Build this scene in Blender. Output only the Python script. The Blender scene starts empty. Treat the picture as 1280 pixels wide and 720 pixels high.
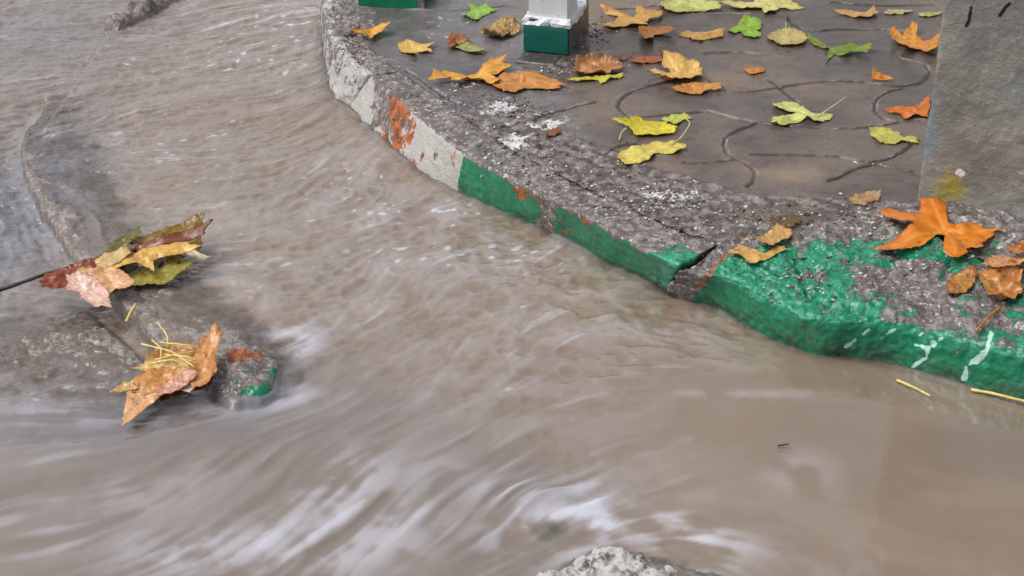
import bpy, math, random
import numpy as np
from mathutils import Vector

# ---------------------------------------------------------------- basics
S = bpy.context.scene
COL = S.collection
rad = math.radians
CAM_H, PITCH, FPX = 1.30, rad(28.4), 2000.0          # hand-held phone, about 56 mm equivalent

def lin(c):
    c = np.asarray(c, float) / 255.0
    return np.where(c <= 0.04045, c / 12.92, ((c + 0.055) / 1.055) ** 2.4)

def ray(px, py):
    """direction in which the photograph's measured point (1280 x 720) lies from where it was taken"""
    f = np.array([0, math.cos(PITCH), -math.sin(PITCH)])
    u = np.array([0, math.sin(PITCH), math.cos(PITCH)])
    return f + np.array([1, 0, 0]) * (px - 640) / FPX + u * (360 - py) / FPX

def at(px, py, z=0.0):
    """a measured point on level ground of height z"""
    d = ray(px, py)
    t = (z - CAM_H) / d[2]
    return np.array([0, 0, CAM_H]) + d * t

def at_plane(px, py, c, n):
    d = ray(px, py); o = np.array([0, 0, CAM_H])
    t = np.dot(c - o, n) / np.dot(d, n)
    return o + d * t

# ---------------------------------------------------------------- noise
_r = np.random.RandomState(7)
_P = _r.permutation(256); _P = np.concatenate([_P, _P, _P])
_V = _r.rand(256)
def vnoise(x, y, z):
    xi, yi, zi = np.floor(x).astype(int), np.floor(y).astype(int), np.floor(z).astype(int)
    fx, fy, fz = x - xi, y - yi, z - zi
    fx, fy, fz = [f * f * f * (f * (f * 6 - 15) + 10) for f in (fx, fy, fz)]
    xi &= 255; yi &= 255; zi &= 255
    def h(a, b, c): return _V[_P[_P[_P[(xi + a) & 255] + ((yi + b) & 255)] + ((zi + c) & 255)]]
    x00 = h(0,0,0) * (1 - fx) + h(1,0,0) * fx
    x10 = h(0,1,0) * (1 - fx) + h(1,1,0) * fx
    x01 = h(0,0,1) * (1 - fx) + h(1,0,1) * fx
    x11 = h(0,1,1) * (1 - fx) + h(1,1,1) * fx
    return (x00 * (1 - fy) + x10 * fy) * (1 - fz) + (x01 * (1 - fy) + x11 * fy) * fz
def fbm(x, y, z, oct=4, gain=.5):
    a, s, t = 1.0, 0.0, 0.0
    for i in range(oct):
        s = s + a * (vnoise(x * 2**i + 17.3 * i, y * 2**i + 5.1 * i, z * 2**i + 31.7 * i) - .5); t += a; a *= gain
    return s / t * 2
def sstep(a, b, x):
    t = np.clip((x - a) / (b - a), 0, 1); return t * t * (3 - 2 * t)

# ---------------------------------------------------------------- objects
def tag(o, label=None, cat=None, group=None, kind=None):
    for k, v in (('label', label), ('category', cat), ('group', group), ('kind', kind)):
        if v: o[k] = v
    return o
def mesh_obj(name, V, F, mat, loc=(0, 0, 0), parent=None, smooth=True, attrs=None, mats=None, midx=None):
    V = np.asarray(V, float) - np.asarray(loc, float)
    me = bpy.data.meshes.new(name)
    if isinstance(F, np.ndarray):
        n = len(F); k = F.shape[1]
        me.vertices.add(len(V)); me.vertices.foreach_set('co', V.astype(np.float32).ravel())
        me.loops.add(n * k); me.loops.foreach_set('vertex_index', F.astype(np.int32).ravel())
        me.polygons.add(n); me.polygons.foreach_set('loop_start', np.arange(0, n * k, k, dtype=np.int32))
        me.update(calc_edges=True)
    else:
        me.from_pydata([tuple(v) for v in V], [], [tuple(int(i) for i in f) for f in F]); me.update()
    for k_, a in (attrs or {}).items():
        a = np.asarray(a, np.float32)
        if a.ndim == 1:
            me.attributes.new(k_, 'FLOAT', 'POINT').data.foreach_set('value', a)
        else:
            c = np.ones((len(a), 4), np.float32); c[:, :3] = a
            me.attributes.new(k_, 'FLOAT_COLOR', 'POINT').data.foreach_set('color', c.ravel())
    for m in (mats or [mat]): me.materials.append(m)
    if midx is not None: me.polygons.foreach_set('material_index', np.asarray(midx, np.int32))
    if smooth: me.polygons.foreach_set('use_smooth', np.ones(len(me.polygons), bool))
    me.validate(); me.update()
    o = bpy.data.objects.new(name, me); COL.objects.link(o)
    o.location = loc
    if parent is not None: o.parent = parent
    return o
def empty(name, loc):
    o = bpy.data.objects.new(name, None); COL.objects.link(o); o.location = loc; o.empty_display_size = .05
    return o
def grid_faces(nu, nv):
    i = np.arange(nu - 1)[:, None] * nv + np.arange(nv - 1)[None, :]
    return np.stack([i, i + nv, i + nv + 1, i + 1], -1).reshape(-1, 4)

# ---------------------------------------------------------------- materials
class NT:
    def __init__(s, name):
        s.m = bpy.data.materials.new(name); s.m.use_nodes = True
        s.t = s.m.node_tree; s.t.nodes.clear()
        s.out = s.n('ShaderNodeOutputMaterial')
    def n(s, typ, **kw):
        x = s.t.nodes.new(typ)
        for k, v in kw.items(): setattr(x, k, v)
        return x
    def set(s, sock, v):
        if isinstance(v, bpy.types.NodeSocket): s.t.links.new(v, sock)
        else:
            if hasattr(v, '__len__') and len(v) == 3 and sock.type == 'RGBA': v = (*v, 1)
            sock.default_value = v
    def attr(s, name, col=False):
        a = s.n('ShaderNodeAttribute', attribute_name=name); return a.outputs['Color' if col else 'Fac']
    def coord(s): return s.n('ShaderNodeNewGeometry').outputs['Position']
    def noise(s, scale, detail=4, rough=.55, vec=None, col=False, dist=0):
        x = s.n('ShaderNodeTexNoise'); s.set(x.inputs['Vector'], vec or s.coord())
        x.inputs['Scale'].default_value = scale; x.inputs['Detail'].default_value = detail
        x.inputs['Roughness'].default_value = rough; x.inputs['Distortion'].default_value = dist
        return x.outputs['Color' if col else 'Fac']
    def vor(s, scale, feature='F1', out='Distance'):
        x = s.n('ShaderNodeTexVoronoi', feature=feature); s.set(x.inputs['Vector'], s.coord())
        x.inputs['Scale'].default_value = scale; return x.outputs[out]
    def math(s, op, a, b=0.0, c=0.0):
        x = s.n('ShaderNodeMath', operation=op)
        for i, v in enumerate((a, b, c)): s.set(x.inputs[i], v)
        return x.outputs[0]
    def add(s, a, b): return s.math('ADD', a, b)
    def mul(s, a, b): return s.math('MULTIPLY', a, b)
    def ramp(s, v, a, b, lo=0.0, hi=1.0):
        x = s.n('ShaderNodeMapRange', interpolation_type='SMOOTHSTEP')
        for i, q in enumerate((v, a, b, lo, hi)): s.set(x.inputs[i], q)
        return x.outputs[0]
    def mix(s, f, a, b, mode='MIX'):
        x = s.n('ShaderNodeMix', data_type='RGBA', blend_type=mode)
        s.set(x.inputs[0], f); s.set(x.inputs[6], a); s.set(x.inputs[7], b); return x.outputs[2]
    def bump(s, h, dist, strength=1.0, normal=None):
        x = s.n('ShaderNodeBump'); x.inputs['Strength'].default_value = strength
        x.inputs['Distance'].default_value = dist; s.set(x.inputs['Height'], h)
        if normal: s.set(x.inputs['Normal'], normal)
        return x.outputs[0]
    def pbsdf(s, color, rough, normal=None, spec=.5, ior=None, coat=None, coat_rough=.1):
        b = s.n('ShaderNodeBsdfPrincipled'); s.set(b.inputs['Base Color'], color); s.set(b.inputs['Roughness'], rough)
        s.set(b.inputs['Specular IOR Level'], spec)
        if ior: b.inputs['IOR'].default_value = ior
        if normal: s.set(b.inputs['Normal'], normal)
        if coat is not None:
            s.set(b.inputs['Coat Weight'], coat); s.set(b.inputs['Coat Normal'], normal); b.inputs['Coat Roughness'].default_value = coat_rough
        return b.outputs[0]
    def done(s, sh):
        s.t.links.new(sh, s.out.inputs['Surface']); return s.m

def mat_kerb(name, base=(114, 104, 99), grain=1.0, dark=lin((80, 71, 66))):
    """wet worn concrete carrying flaking green and white paint and rust coloured undercoat"""
    t = NT(name)
    n1 = t.noise(9, 5); n2 = t.noise(55, 6, .65); n3 = t.noise(210, 3, .6)
    c = t.mix(n1, dark, lin(base))
    c = t.mix(t.ramp(n2, .40, .68), c, lin((150, 143, 141)))
    c = t.mix(t.ramp(n3, .42, .33, 0, .55), c, lin((58, 51, 49)))
    c = t.mix(t.ramp(t.noise(16, 4), .54, .70, 0, .55), c, lin((88, 76, 67)))
    c = t.mix(t.mul(t.ramp(t.noise(105, 5, .62), .585, .635), t.attr('fleck')), c, lin((200, 196, 192)))  # pale specks, with the sparkle of wet grains painted into them
    flake = t.add(t.mul(t.add(t.noise(28, 8, .68), -.5), 2.1), t.mul(t.add(t.noise(120, 5, .65), -.5), .55))
    def layer(c, a, col, k=1.0, off=0.0):
        m = t.ramp(t.add(t.add(t.attr(a), t.mul(flake, k)), off), .46, .54)
        return t.mix(m, c, col), m
    wht = t.mix(t.noise(40, 5), lin((168, 163, 158)), lin((200, 197, 193)))
    c, mw = layer(c, 'white', wht, .6)
    c, mr = layer(c, 'rust', t.mix(t.ramp(t.noise(50, 5), .35, .65), lin((104, 60, 32)), lin((188, 102, 46))), 0.85)
    grn = t.mix(t.noise(18, 5), lin((0, 96, 64)), lin((8, 136, 92)))
    grn = t.mix(t.ramp(t.noise(36, 7, .7), .52, .72, 0, .6), grn, lin((58, 84, 66)))
    grn = t.mix(t.mul(t.ramp(t.noise(22, 5), .40, .62, .15, .75), t.attr('low')), grn, lin((64, 66, 52)))
    grn = t.mix(t.mul(t.attr('pale'), t.ramp(t.noise(75, 6, .7), .42, .62)), grn, lin((72, 160, 136)))
    c, mg = layer(c, 'green', grn, .75)
    c, md = layer(c, 'drip', lin((170, 208, 200)), .42)
    h = t.mul(t.add(t.mul(n2, .8), t.mul(n3, .5)), t.ramp(mg, 0, 1, 1, .3))
    h = t.add(h, t.mul(mg, .3))
    nb = t.bump(h, .0062 * grain, 1.0)
    paint = t.math('MAXIMUM', mg, mw)
    ro = t.mix(paint, t.ramp(n2, .3, .7, .08, .34), (.24, .24, .24))
    return t.done(t.pbsdf(c, ro, nb, .5))

def mat_pavement():
    t = NT('wet_paving')
    n1 = t.ramp(t.noise(4.5, 6, .62, dist=.5), .3, .7); n2 = t.noise(45, 6, .62); n3 = t.noise(230, 3)
    pav = t.mix(n1, lin((74, 64, 57)), lin((112, 99, 89)))
    pav = t.mix(t.ramp(t.noise(2.2, 3, dist=.6), .5, .66), pav, lin((124, 106, 88)))
    slab = t.mix(n1, lin((86, 81, 80)), lin((130, 126, 126)))
    c = t.mix(t.attr('slab'), pav, slab)
    grit = t.mix(t.ramp(n2, .38, .66), lin((78, 69, 63)), lin((138, 129, 124)))
    grit = t.mix(t.ramp(n3, .42, .33, 0, .6), grit, lin((56, 49, 46)))
    gm = t.ramp(t.add(t.attr('grit'), t.mul(t.add(n2, -.5), .9)), .38, .6)
    c = t.mix(gm, c, grit)
    c = t.mix(t.ramp(n2, .56, .30, 0, .35), c, lin((58, 50, 46)))
    c = t.mix(t.mul(t.attr('joint'), t.ramp(t.noise(14, 4), .35, .62, .72, .97)), c, lin((36, 31, 29)))
    c = t.mix(t.mul(t.attr('edge_glint'), t.ramp(t.noise(11, 4), .48, .6, 0, .9)), c, lin((160, 154, 152)))  # pale sky glint along the joint edges, painted into the colour
    c = t.mix(t.ramp(t.add(t.attr('tan'), t.mul(t.add(t.noise(12, 6, .6), -.5), .9)), .3, .8, 0, .7), c, lin((146, 126, 102)))
    c = t.mix(t.ramp(t.add(t.attr('dark'), t.mul(t.add(t.noise(16, 6, .6), -.5), .9)), .35, .7, 0, .65), c, lin((70, 58, 50)))
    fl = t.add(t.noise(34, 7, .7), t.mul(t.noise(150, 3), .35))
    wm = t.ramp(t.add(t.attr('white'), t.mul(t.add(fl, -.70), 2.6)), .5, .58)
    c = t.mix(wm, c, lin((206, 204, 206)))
    h = t.add(t.mul(n2, t.ramp(gm, 0, 1, .25, 1.2)), t.mul(n3, .25))
    nb = t.bump(h, .003, 1.0)
    ro = t.ramp(t.add(n2, t.mul(n1, .6)), .45, 1.15, .035, .34)
    return t.done(t.pbsdf(c, ro, nb, .5))

def mat_water():
    t = NT('muddy_water')
    c = t.mix(t.noise(3.2, 5, .6, dist=.8), lin((117, 101, 86)), lin((139, 123, 107)))
    c = t.mix(t.attr('pale_streak'), c, lin((160, 150, 142)))
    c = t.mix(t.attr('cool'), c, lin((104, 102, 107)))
    c = t.mix(t.attr('foam_glint'), c, lin((200, 202, 214)))  # froth colour, which also paints sky glints and pale reflections
    n = t.noise(62, 3, .5, dist=.5); n2 = t.noise(150, 2, .5)
    h = t.add(t.mul(n, t.attr('ripple')), t.mul(n2, t.mul(t.attr('ripple'), .45)))
    nb = t.bump(h, .0042, 1.0)
    sh = t.pbsdf(c, t.ramp(t.attr('foam_glint'), 0, 1, .03, .4), nb, .5, ior=1.333, coat=t.ramp(t.attr('foam_glint'), 0, .6, 1, .1), coat_rough=.02)
    # a thin film over stone lets the wet stone show through, deep mud hides all
    gl = t.n('ShaderNodeBsdfGlossy'); gl.inputs['Roughness'].default_value = .06; t.set(gl.inputs['Normal'], nb)
    tr = t.n('ShaderNodeBsdfTransparent'); tr.inputs['Color'].default_value = (.80, .76, .72, 1)
    fr = t.n('ShaderNodeFresnel'); fr.inputs['IOR'].default_value = 1.333; t.set(fr.inputs['Normal'], nb)
    film = t.n('ShaderNodeMixShader'); t.set(film.inputs[0], fr.outputs[0]); t.set(film.inputs[1], tr.outputs[0]); t.set(film.inputs[2], gl.outputs[0])
    mx = t.n('ShaderNodeMixShader'); t.set(mx.inputs[0], t.attr('deep')); t.set(mx.inputs[1], film.outputs[0]); t.set(mx.inputs[2], sh)
    return t.done(mx.outputs[0])

def mat_leaf():
    t = NT('leaf_blade')
    c = t.attr('blade', True)
    c = t.mix(t.ramp(t.noise(70, 6, .68), .50, .70, 0, .6), c, t.mix(.85, c, lin((150, 96, 52)), 'MULTIPLY'))
    c = t.mix(t.ramp(t.noise(240, 2), .66, .70, 0, .7), c, lin((70, 42, 22)))
    n = t.noise(160, 4)
    h = t.add(t.mul(t.attr('vein'), .8), t.mul(n, .5))
    b = t.pbsdf(c, .22, t.bump(h, .0012), .5)
    tl = t.n('ShaderNodeBsdfTranslucent'); t.set(tl.inputs['Color'], c)
    mx = t.n('ShaderNodeMixShader'); mx.inputs[0].default_value = .14
    t.set(mx.inputs[1], b); t.set(mx.inputs[2], tl.outputs[0])
    return t.done(mx.outputs[0])

def mat_plain(name, a, b, rough=.4, scale=60, bump=.001):
    t = NT(name); n = t.noise(scale, 5, .6)
    return t.done(t.pbsdf(t.mix(t.ramp(n, .35, .65), lin(a), lin(b)), rough, t.bump(n, bump)))

def mat_pillar():
    t = NT('pillar_concrete')
    n1 = t.noise(6, 5, .6); n2 = t.noise(60, 6, .65); n3 = t.noise(260, 3)
    c = t.mix(t.ramp(n1, .3, .7), lin((112, 108, 103)), lin((150, 146, 140)))
    c = t.mix(t.ramp(n2, .55, .75, 0, .5), c, lin((180, 176, 170)))
    c = t.mix(t.ramp(n2, .40, .28, 0, .6), c, lin((92, 86, 80)))
    w = t.mul(t.add(t.noise(24, 8, .7), -.5), 1.7)
    c = t.mix(t.ramp(t.add(t.attr('blue'), t.mul(w, 1.2)), .35, .8, 0, .55), c, lin((112, 142, 152)))
    c = t.mix(t.ramp(t.add(t.attr('yellow'), t.mul(w, 1.2)), .15, 1.0, 0, .85), c, lin((164, 150, 40)))
    c = t.mix(t.ramp(t.add(t.attr('white'), t.mul(w, 1.2)), .45, .55), c, lin((214, 212, 208)))
    c = t.mix(t.ramp(t.add(t.attr('black'), t.mul(w, .8)), .45, .55), c, lin((24, 22, 22)))
    h = t.add(n2, t.mul(n3, .4))
    return t.done(t.pbsdf(c, .55, t.bump(h, .003), .4))

def mat_post(name, a, b, grime):
    t = NT(name); n = t.noise(40, 6, .65); m = t.noise(14, 5)
    c = t.mix(m, lin(a), lin(b)); c = t.mix(t.ramp(n, .60, .68), c, lin(grime))
    return t.done(t.pbsdf(c, .32, t.bump(n, .0012)))

M_KERB = mat_kerb('painted_kerb_concrete')
M_DROWNED = mat_kerb('muddy_stone', (138, 124, 114), .8, lin((96, 84, 77)))
M_PAVE = mat_pavement()
M_WATER = mat_water()
M_LEAF = mat_leaf()
M_STEM = mat_plain('leaf_stalk', (196, 176, 120), (214, 200, 150), .4)
M_STEMB = mat_plain('brown_stalk', (150, 88, 40), (180, 118, 60), .4)
M_STRAW = mat_plain('yellow_straw', (204, 178, 92), (224, 204, 130), .4)
M_TWIG = mat_plain('dark_twig', (44, 36, 34), (72, 60, 54), .35)

# ---------------------------------------------------------------- stones under and in the flood (height functions, shared with the water)
def seg_dist(X, Y, pts):
    """distance to a polyline and the position along it (0..1)"""
    D = np.full(X.shape, 1e9); U = np.zeros(X.shape)
    pts = np.asarray(pts)[:, :2]; L = np.r_[0, np.cumsum(np.linalg.norm(np.diff(pts, axis=0), axis=1))]
    for i in range(len(pts) - 1):
        a, b = pts[i], pts[i + 1]; d = b - a; l2 = d @ d
        t = np.clip(((X - a[0]) * d[0] + (Y - a[1]) * d[1]) / l2, 0, 1)
        q = np.hypot(X - a[0] - t * d[0], Y - a[1] - t * d[1])
        m = q < D; D[m] = q[m]; U[m] = ((L[i] + t * math.sqrt(l2)) / L[-1])[m]
    return D, U
def pl(pts, z=0.0): return [at(x, y, z) for x, y in pts]

KS = pl([(92, 128), (72, 158), (74, 205), (108, 262), (158, 322), (232, 396), (298, 455)], .01)
def h_drowned_kerb(X, Y):
    D, U = seg_dist(X, Y, KS)
    w = .064 + .010 * fbm(X * 9, Y * 9, X * 0 + 3.3, 3)
    ks = np.array(KS[1:]); o = np.argsort(ks[:, 1]); side = X - np.interp(Y, ks[o, 1], ks[o, 0])
    top = .002 - .014 * (1 - sstep(.0, .28, U)) + .009 * sstep(.45, .9, U) + .009 * fbm(X * 9, Y * 9, X * 0, 3) + .004 * fbm(X * 34, Y * 34, X * 0 + 9, 3) + .0022 * fbm(X * 110, Y * 110, X * 0 + 5, 2)
    right = .022 * sstep(0, 1, (D - w + .06) / .12) + .13 * sstep(0, 1, (D - w - .03) / .08)
    left = .16 * sstep(0, 1, (D - w) / .024)
    return top - np.where(side > 0, right, left)
SL = pl([(-120, 470), (40, 445), (130, 440), (190, 462)], .0)
def h_slab(X, Y):
    D, U = seg_dist(X, Y, SL)
    h = -.001 + .006 * fbm(X * 12, Y * 12, X * 0 + 1.7, 3) + .005 * fbm(X * 60, Y * 60, X * 0 + 4, 3) + .003 * fbm(X * 150, Y * 150, X * 0 + 14, 2)
    h = h - .022 * sstep(0, 1, (D - .03) / .16) - .10 * sstep(0, 1, (D - .17) / .12)
    Dk, _ = seg_dist(X, Y, KS)
    groove = np.exp(-((Dk - .088) / .016) ** 2)
    return h - .035 * groove
ENDC = at(306, 462, .02)
def h_end(X, Y):
    r = np.hypot((X - ENDC[0]) / .075, (Y - ENDC[1]) / .105)
    return .019 + .016 * fbm(X * 22, Y * 22, X * 0 + 8, 4) + .005 * fbm(X * 90, Y * 90, X * 0 + 1, 3) - .15 * sstep(.55, 1.5, r)
WR = pl([(700, 736), (775, 706), (860, 724)], .03)
def h_white_rock(X, Y):
    D, U = seg_dist(X, Y, WR)
    return .024 + .024 * fbm(X * 26, Y * 24, X * 0 + 2, 4) + .01 * fbm(X * 80, Y * 80, X * 0 + 6, 3) - .15 * sstep(.02, .17, D)
GS = at(694, 660, 0)
def h_green_stone(X, Y):
    r = np.hypot(X - GS[0], Y - GS[1])
    return -.002 + .010 * fbm(X * 28, Y * 28, X * 0 + 5, 3) - .12 * sstep(.0, .16, r)
DR = pl([(150, 26), (185, 8), (215, -12)], .01)
def h_dark_rock(X, Y):
    D, U = seg_dist(X, Y, DR)
    return .022 + .03 * fbm(X * 20, Y * 20, X * 0 + 7, 4) - .17 * sstep(.01, .10, D)
STONES = [h_drowned_kerb, h_slab, h_end, h_white_rock, h_green_stone, h_dark_rock]

def stone(name, hf, pts, pad, label, cat, attrs=None, res=.0025, mat=None):
    pts = np.asarray(pts)
    x0, y0 = pts[:, 0].min() - pad, pts[:, 1].min() - pad; x1, y1 = pts[:, 0].max() + pad, pts[:, 1].max() + pad
    nx, ny = int((x1 - x0) / res), int((y1 - y0) / res)
    X, Y = np.meshgrid(np.linspace(x0, x1, nx), np.linspace(y0, y1, ny), indexing='ij')
    Z = hf(X, Y)
    keep = Z > -.085
    F = grid_faces(nx, ny); F = F[keep.ravel()[F].all(1)]
    used = np.unique(F); re = np.full(nx * ny, -1); re[used] = np.arange(len(used)); F = re[F]
    V = np.stack([X, Y, Z], -1).reshape(-1, 3)[used]
    A = {k: np.zeros(len(V)) for k in ('green', 'white', 'rust', 'pale', 'drip', 'fleck', 'low')}
    A['fleck'][:] = .4
    if attrs: attrs(A, V)
    c = V.mean(0); c[2] = -.08
    o = mesh_obj(name, V, F, mat or M_KERB, c, attrs=A)
    tag(o, label, cat); return o
def blob(V, px, py, r, z=.02, ax=1.0):
    """a soft patch around a measured spot, r in metres"""
    c = at(px, py, z); return np.exp(-(((V[:, 0] - c[0]) / (r * ax)) ** 2 + ((V[:, 1] - c[1]) / r) ** 2))

OBJ = {}
def a_end(A, V):
    A['green'] += .54 * blob(V, 338, 428, .045) + .50 * blob(V, 318, 490, .055) + .3 * blob(V, 345, 460, .04)
    A['rust'] += .52 * blob(V, 306, 446, .06, .02, 1.6); A['fleck'][:] = .8
def a_dk(A, V): A['white'] += .5 * blob(V, 330, 425, .03); A['fleck'][:] = .5
def a_slab(A, V): A['drip'] += .55 * blob(V, 165, 395, .025); A['fleck'][:] = .6
def a_white(A, V): A['white'] += .60; A['fleck'][:] = .9; A['green'] += .4 * blob(V, 718, 672, .03); A['rust'] += .4 * blob(V, 650, 710, .03)
def a_green(A, V): A['green'] += .75 + .3 * blob(V, 696, 655, .03); A['fleck'][:] = .8
OBJ['drowned'] = stone('kerb_stone', h_drowned_kerb, KS, .2, 'long brown kerb stone drowned under thin water, leaf bundles caught on it', 'kerb stone', a_dk, mat=M_DROWNED)
OBJ['slab'] = stone('concrete_slab', h_slab, SL, .32, 'rough gravelly concrete slab awash at left, beside the drowned kerb stone', 'concrete slab', a_slab, mat=M_DROWNED)
OBJ['end'] = stone('concrete_chunk', h_end, [ENDC], .14, 'broken kerb end with reddish and green paint poking out of foaming water', 'concrete chunk', a_end)
stone('painted_rock', h_white_rock, WR, .22, 'rock with flaking white paint breaking the water at the bottom edge', 'rock', a_white)
stone('submerged_stone', h_green_stone, [GS], .14, 'green painted stone under the water hump near the white rock', 'stone', a_green)
stone('dark_rock', h_dark_rock, DR, .16, 'dark rough rock in the brown water at the far left', 'rock')

# ---------------------------------------------------------------- the flood water
RES = .004
fx = np.arange(-1.70, 1.30, RES); fy = np.arange(1.30, 4.40, RES)
NX, NY = len(fx), len(fy)
X, Y = np.meshgrid(fx, fy, indexing='ij')
flow = [(60, 40, 3), (300, 50, 12), (60, 140, 18), (40, 260, -60), (200, 130, 8), (220, 220, 2), (330, 160, 22), (420, 230, 42), (330, 300, 12),
        (480, 330, 38), (600, 290, 20), (700, 340, 30), (560, 430, 40), (420, 440, 48), (380, 520, 35), (250, 400, -38), (120, 300, -45), (60, 400, 8), (80, 500, 10),
        (80, 600, 14), (250, 570, 24), (200, 680, 22), (420, 620, 36), (520, 690, 44), (620, 560, 30), (680, 620, 30), (760, 540, 16), (800, 600, 14), (760, 480, 22),
        (950, 500, 4), (1000, 580, -4), (1000, 660, -35), (1150, 560, -8), (1200, 650, 0), (900, 430, -20), (860, 650, -20), (640, 360, 26)]
U = np.zeros_like(X); Vv = np.zeros_like(X); W = np.zeros_like(X)
for px, py, a in flow:
    p = at(px, py); q = at(px + 10 * math.cos(rad(a)), py - 10 * math.sin(rad(a)))
    d = (q - p)[:2]; d /= np.linalg.norm(d)
    w = 1 / (((X - p[0]) ** 2 + (Y - p[1]) ** 2) + .012) ** 1.6
    U += w * d[0]; Vv += w * d[1]; W += w
wob = 1.0 * fbm(X * 5, Y * 5, X * 0 + 2.2, 3)
turb_w = np.zeros_like(X)
l = np.hypot(U, Vv) + 1e-9; U /= l; Vv /= l
ca, sa = np.cos(wob * .7), np.sin(wob * .7)
U, Vv = U * ca - Vv * sa, U * sa + Vv * ca
def bil(A, i, j):
    i = np.clip(i, 0, NX - 1.001); j = np.clip(j, 0, NY - 1.001)
    a = i.astype(np.int32); b = j.astype(np.int32); s = (i - a).astype(np.float32); t = (j - b).astype(np.float32)
    k = a * NY + b; R = A.ravel()
    return (R[k] * (1 - s) + R[k + NY] * s) * (1 - t) + (R[k + 1] * (1 - s) + R[k + NY + 1] * s) * t
U = U.astype(np.float32); Vv = Vv.astype(np.float32)
def streaks(noise, steps, step):
    """the noise drawn out along the current"""
    I, J = np.meshgrid(np.arange(NX, dtype=np.float32), np.arange(NY, dtype=np.float32), indexing='ij')
    acc = noise.astype(np.float32).copy(); wt = 1.0
    for sg in (1, -1):
        i, j = I.copy(), J.copy()
        for s in range(steps):
            u = bil(U, i, j); v = bil(Vv, i, j)
            i += sg * step * u; j += sg * step * v
            w = .5 + .5 * math.cos(math.pi * (s + 1) / (steps + 1))
            acc += w * bil(noise, i, j); wt += w
    acc /= wt; acc -= acc.mean(); acc /= acc.std() + 1e-9
    return acc
rs = np.random.RandomState(3)
def cell_noise(c, z):   # smooth noise of cell size c metres
    return (fbm(X / c, Y / c, X * 0 + z, 2)).astype(np.float32)
L_long = streaks(cell_noise(.020, 1.1), 13, 2.4)      # silky, long
L_mid = streaks(cell_noise(.012, 5.1), 14, 1.6)
L_wide = streaks(cell_noise(.05, 8.1), 13, 3.0)
L_fine = streaks(cell_noise(.008, 11.1), 7, 1.2)
n_iso = fbm((X + .02 * wob) / .045, (Y + .02 * wob) / .045, X * 0 + 21, 4); n_fine = 1 - 2 * np.abs(fbm((X + .03 * wob) / .03, Y / .03, X * 0 + 41, 3)); n_big = fbm(X / .2, Y / .2, X * 0 + 31, 3)

def wb(px, py, rx, ry=None, z=0.0, ang=0):
    c = at(px, py, z); ry = ry or rx
    dx, dy = X - c[0], Y - c[1]; a = rad(ang)
    dx, dy = dx * math.cos(a) + dy * math.sin(a), -dx * math.sin(a) + dy * math.cos(a)
    return np.exp(-((dx / rx) ** 2 + (dy / ry) ** 2))
silky = np.clip(wb(150, 640, .42, .3) + wb(420, 640, .3, .3) + wb(560, 690, .2) + wb(300, 540, .2), 0, 1)
calm = np.clip(wb(1180, 620, .40, .35) + wb(1000, 520, .25, .14) + wb(1240, 540, .3, .2), 0, 1)
upper = np.clip(wb(150, 60, .6, .7) + wb(330, 60, .4, .6), 0, 1)
left = wb(10, 260, .16, .45)
hump = wb(668, 632, .085, .06)
swirl = wb(372, 448, .05, .07)
act = np.clip(1 - .93 * calm, .05, 1)
patch = sstep(-.5, .5, fbm(X / .09, Y / .09, X * 0 + 71, 3)); L_long = L_long * (.35 + .9 * patch); L_wide = L_wide * (.5 + .7 * patch)
mid = np.clip(1 - silky - upper, 0, 1)
H = act * ((.0004 + .0003 * silky + .0003 * upper) * L_long + (.00038 + .0006 * upper - .0001 * silky) * L_mid + (.0006 + .0006 * silky) * L_wide + .00035 * L_fine * (1 - .8 * silky)
           + (.0036 + .0010 * upper) * n_iso * (1 - .6 * silky) + .005 * n_big * (1 - calm) + .0021 * n_fine * (1 - .8 * silky) * (1 - .7 * calm))
H += left * (.0018 * n_iso + .0012 * n_fine + .0008 * L_mid + .0008 * L_fine)
H += .030 * hump * (.7 + .1 * L_mid) - .003 * wb(640, 672, .07, .05) + .006 * swirl * (1 + .25 * L_long)
ks_ = np.array(KS[1:]); o_ = np.argsort(ks_[:, 1]); kd_, _u = seg_dist(X, Y, KS); lf_ = (X < np.interp(Y, ks_[o_, 1], ks_[o_, 0]) - .03)
lf_ = lf_.astype(float); lf_ *= sstep(.0, .05, Y - at(200, 470)[1])
H -= lf_ * (.016 * np.exp(-((kd_ - .085) / .05) ** 2) + .012 * sstep(.05, .12, kd_)) * (1 - wb(120, 520, .5, .12)) 
H -= .0 * wb(5, 270, .09, .40) + .006 * wb(370, 500, .08, .08)
obst = np.max([h(X, Y) for h in STONES], axis=0)
film = .0035 + .0012 * n_iso + .0009 * L_mid
climb = .011 + .005 * n_iso
Wt = np.minimum(obst + film, H + climb)
k = .006
hh = np.clip(.5 + .5 * (H - Wt) / k, 0, 1)
Z = Wt * (1 - hh) + H * hh + k * hh * (1 - hh)
depth = Z - obst
deep = sstep(.001, .019, depth + .0015 * n_iso)
deep = np.clip(.44 + .56 * deep - .35 * wb(306, 462, .06, .09), 0, 1)
edge = sstep(.0, .02, obst + .03) * (1 - sstep(.03, .05, obst))
wl = pl([(402, 20), (404, 65), (411, 110), (420, 130), (436, 136), (480, 179), (525, 213), (572, 241), (640, 271), (705, 300), (762, 330), (828, 363), (866, 376), (894, 385), (930, 407), (962, 425), (1022, 443), (1091, 451), (1142, 462), (1198, 479), (1285, 503)])
wd, _ = seg_dist(X, Y, wl)
Z = Z + (.003 + .002 * n_iso) * np.exp(-(wd / .008) ** 2)
deep = np.clip(deep * (1 - .62 * np.exp(-(wd / (.014 + .004 * n_iso)) ** 2)), 0, 1)
fo = .30 * np.exp(-((wd - .006 - .003 * n_iso) / .0035) ** 2) * sstep(-.2, .7, n_iso + .5 * n_fine)
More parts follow.
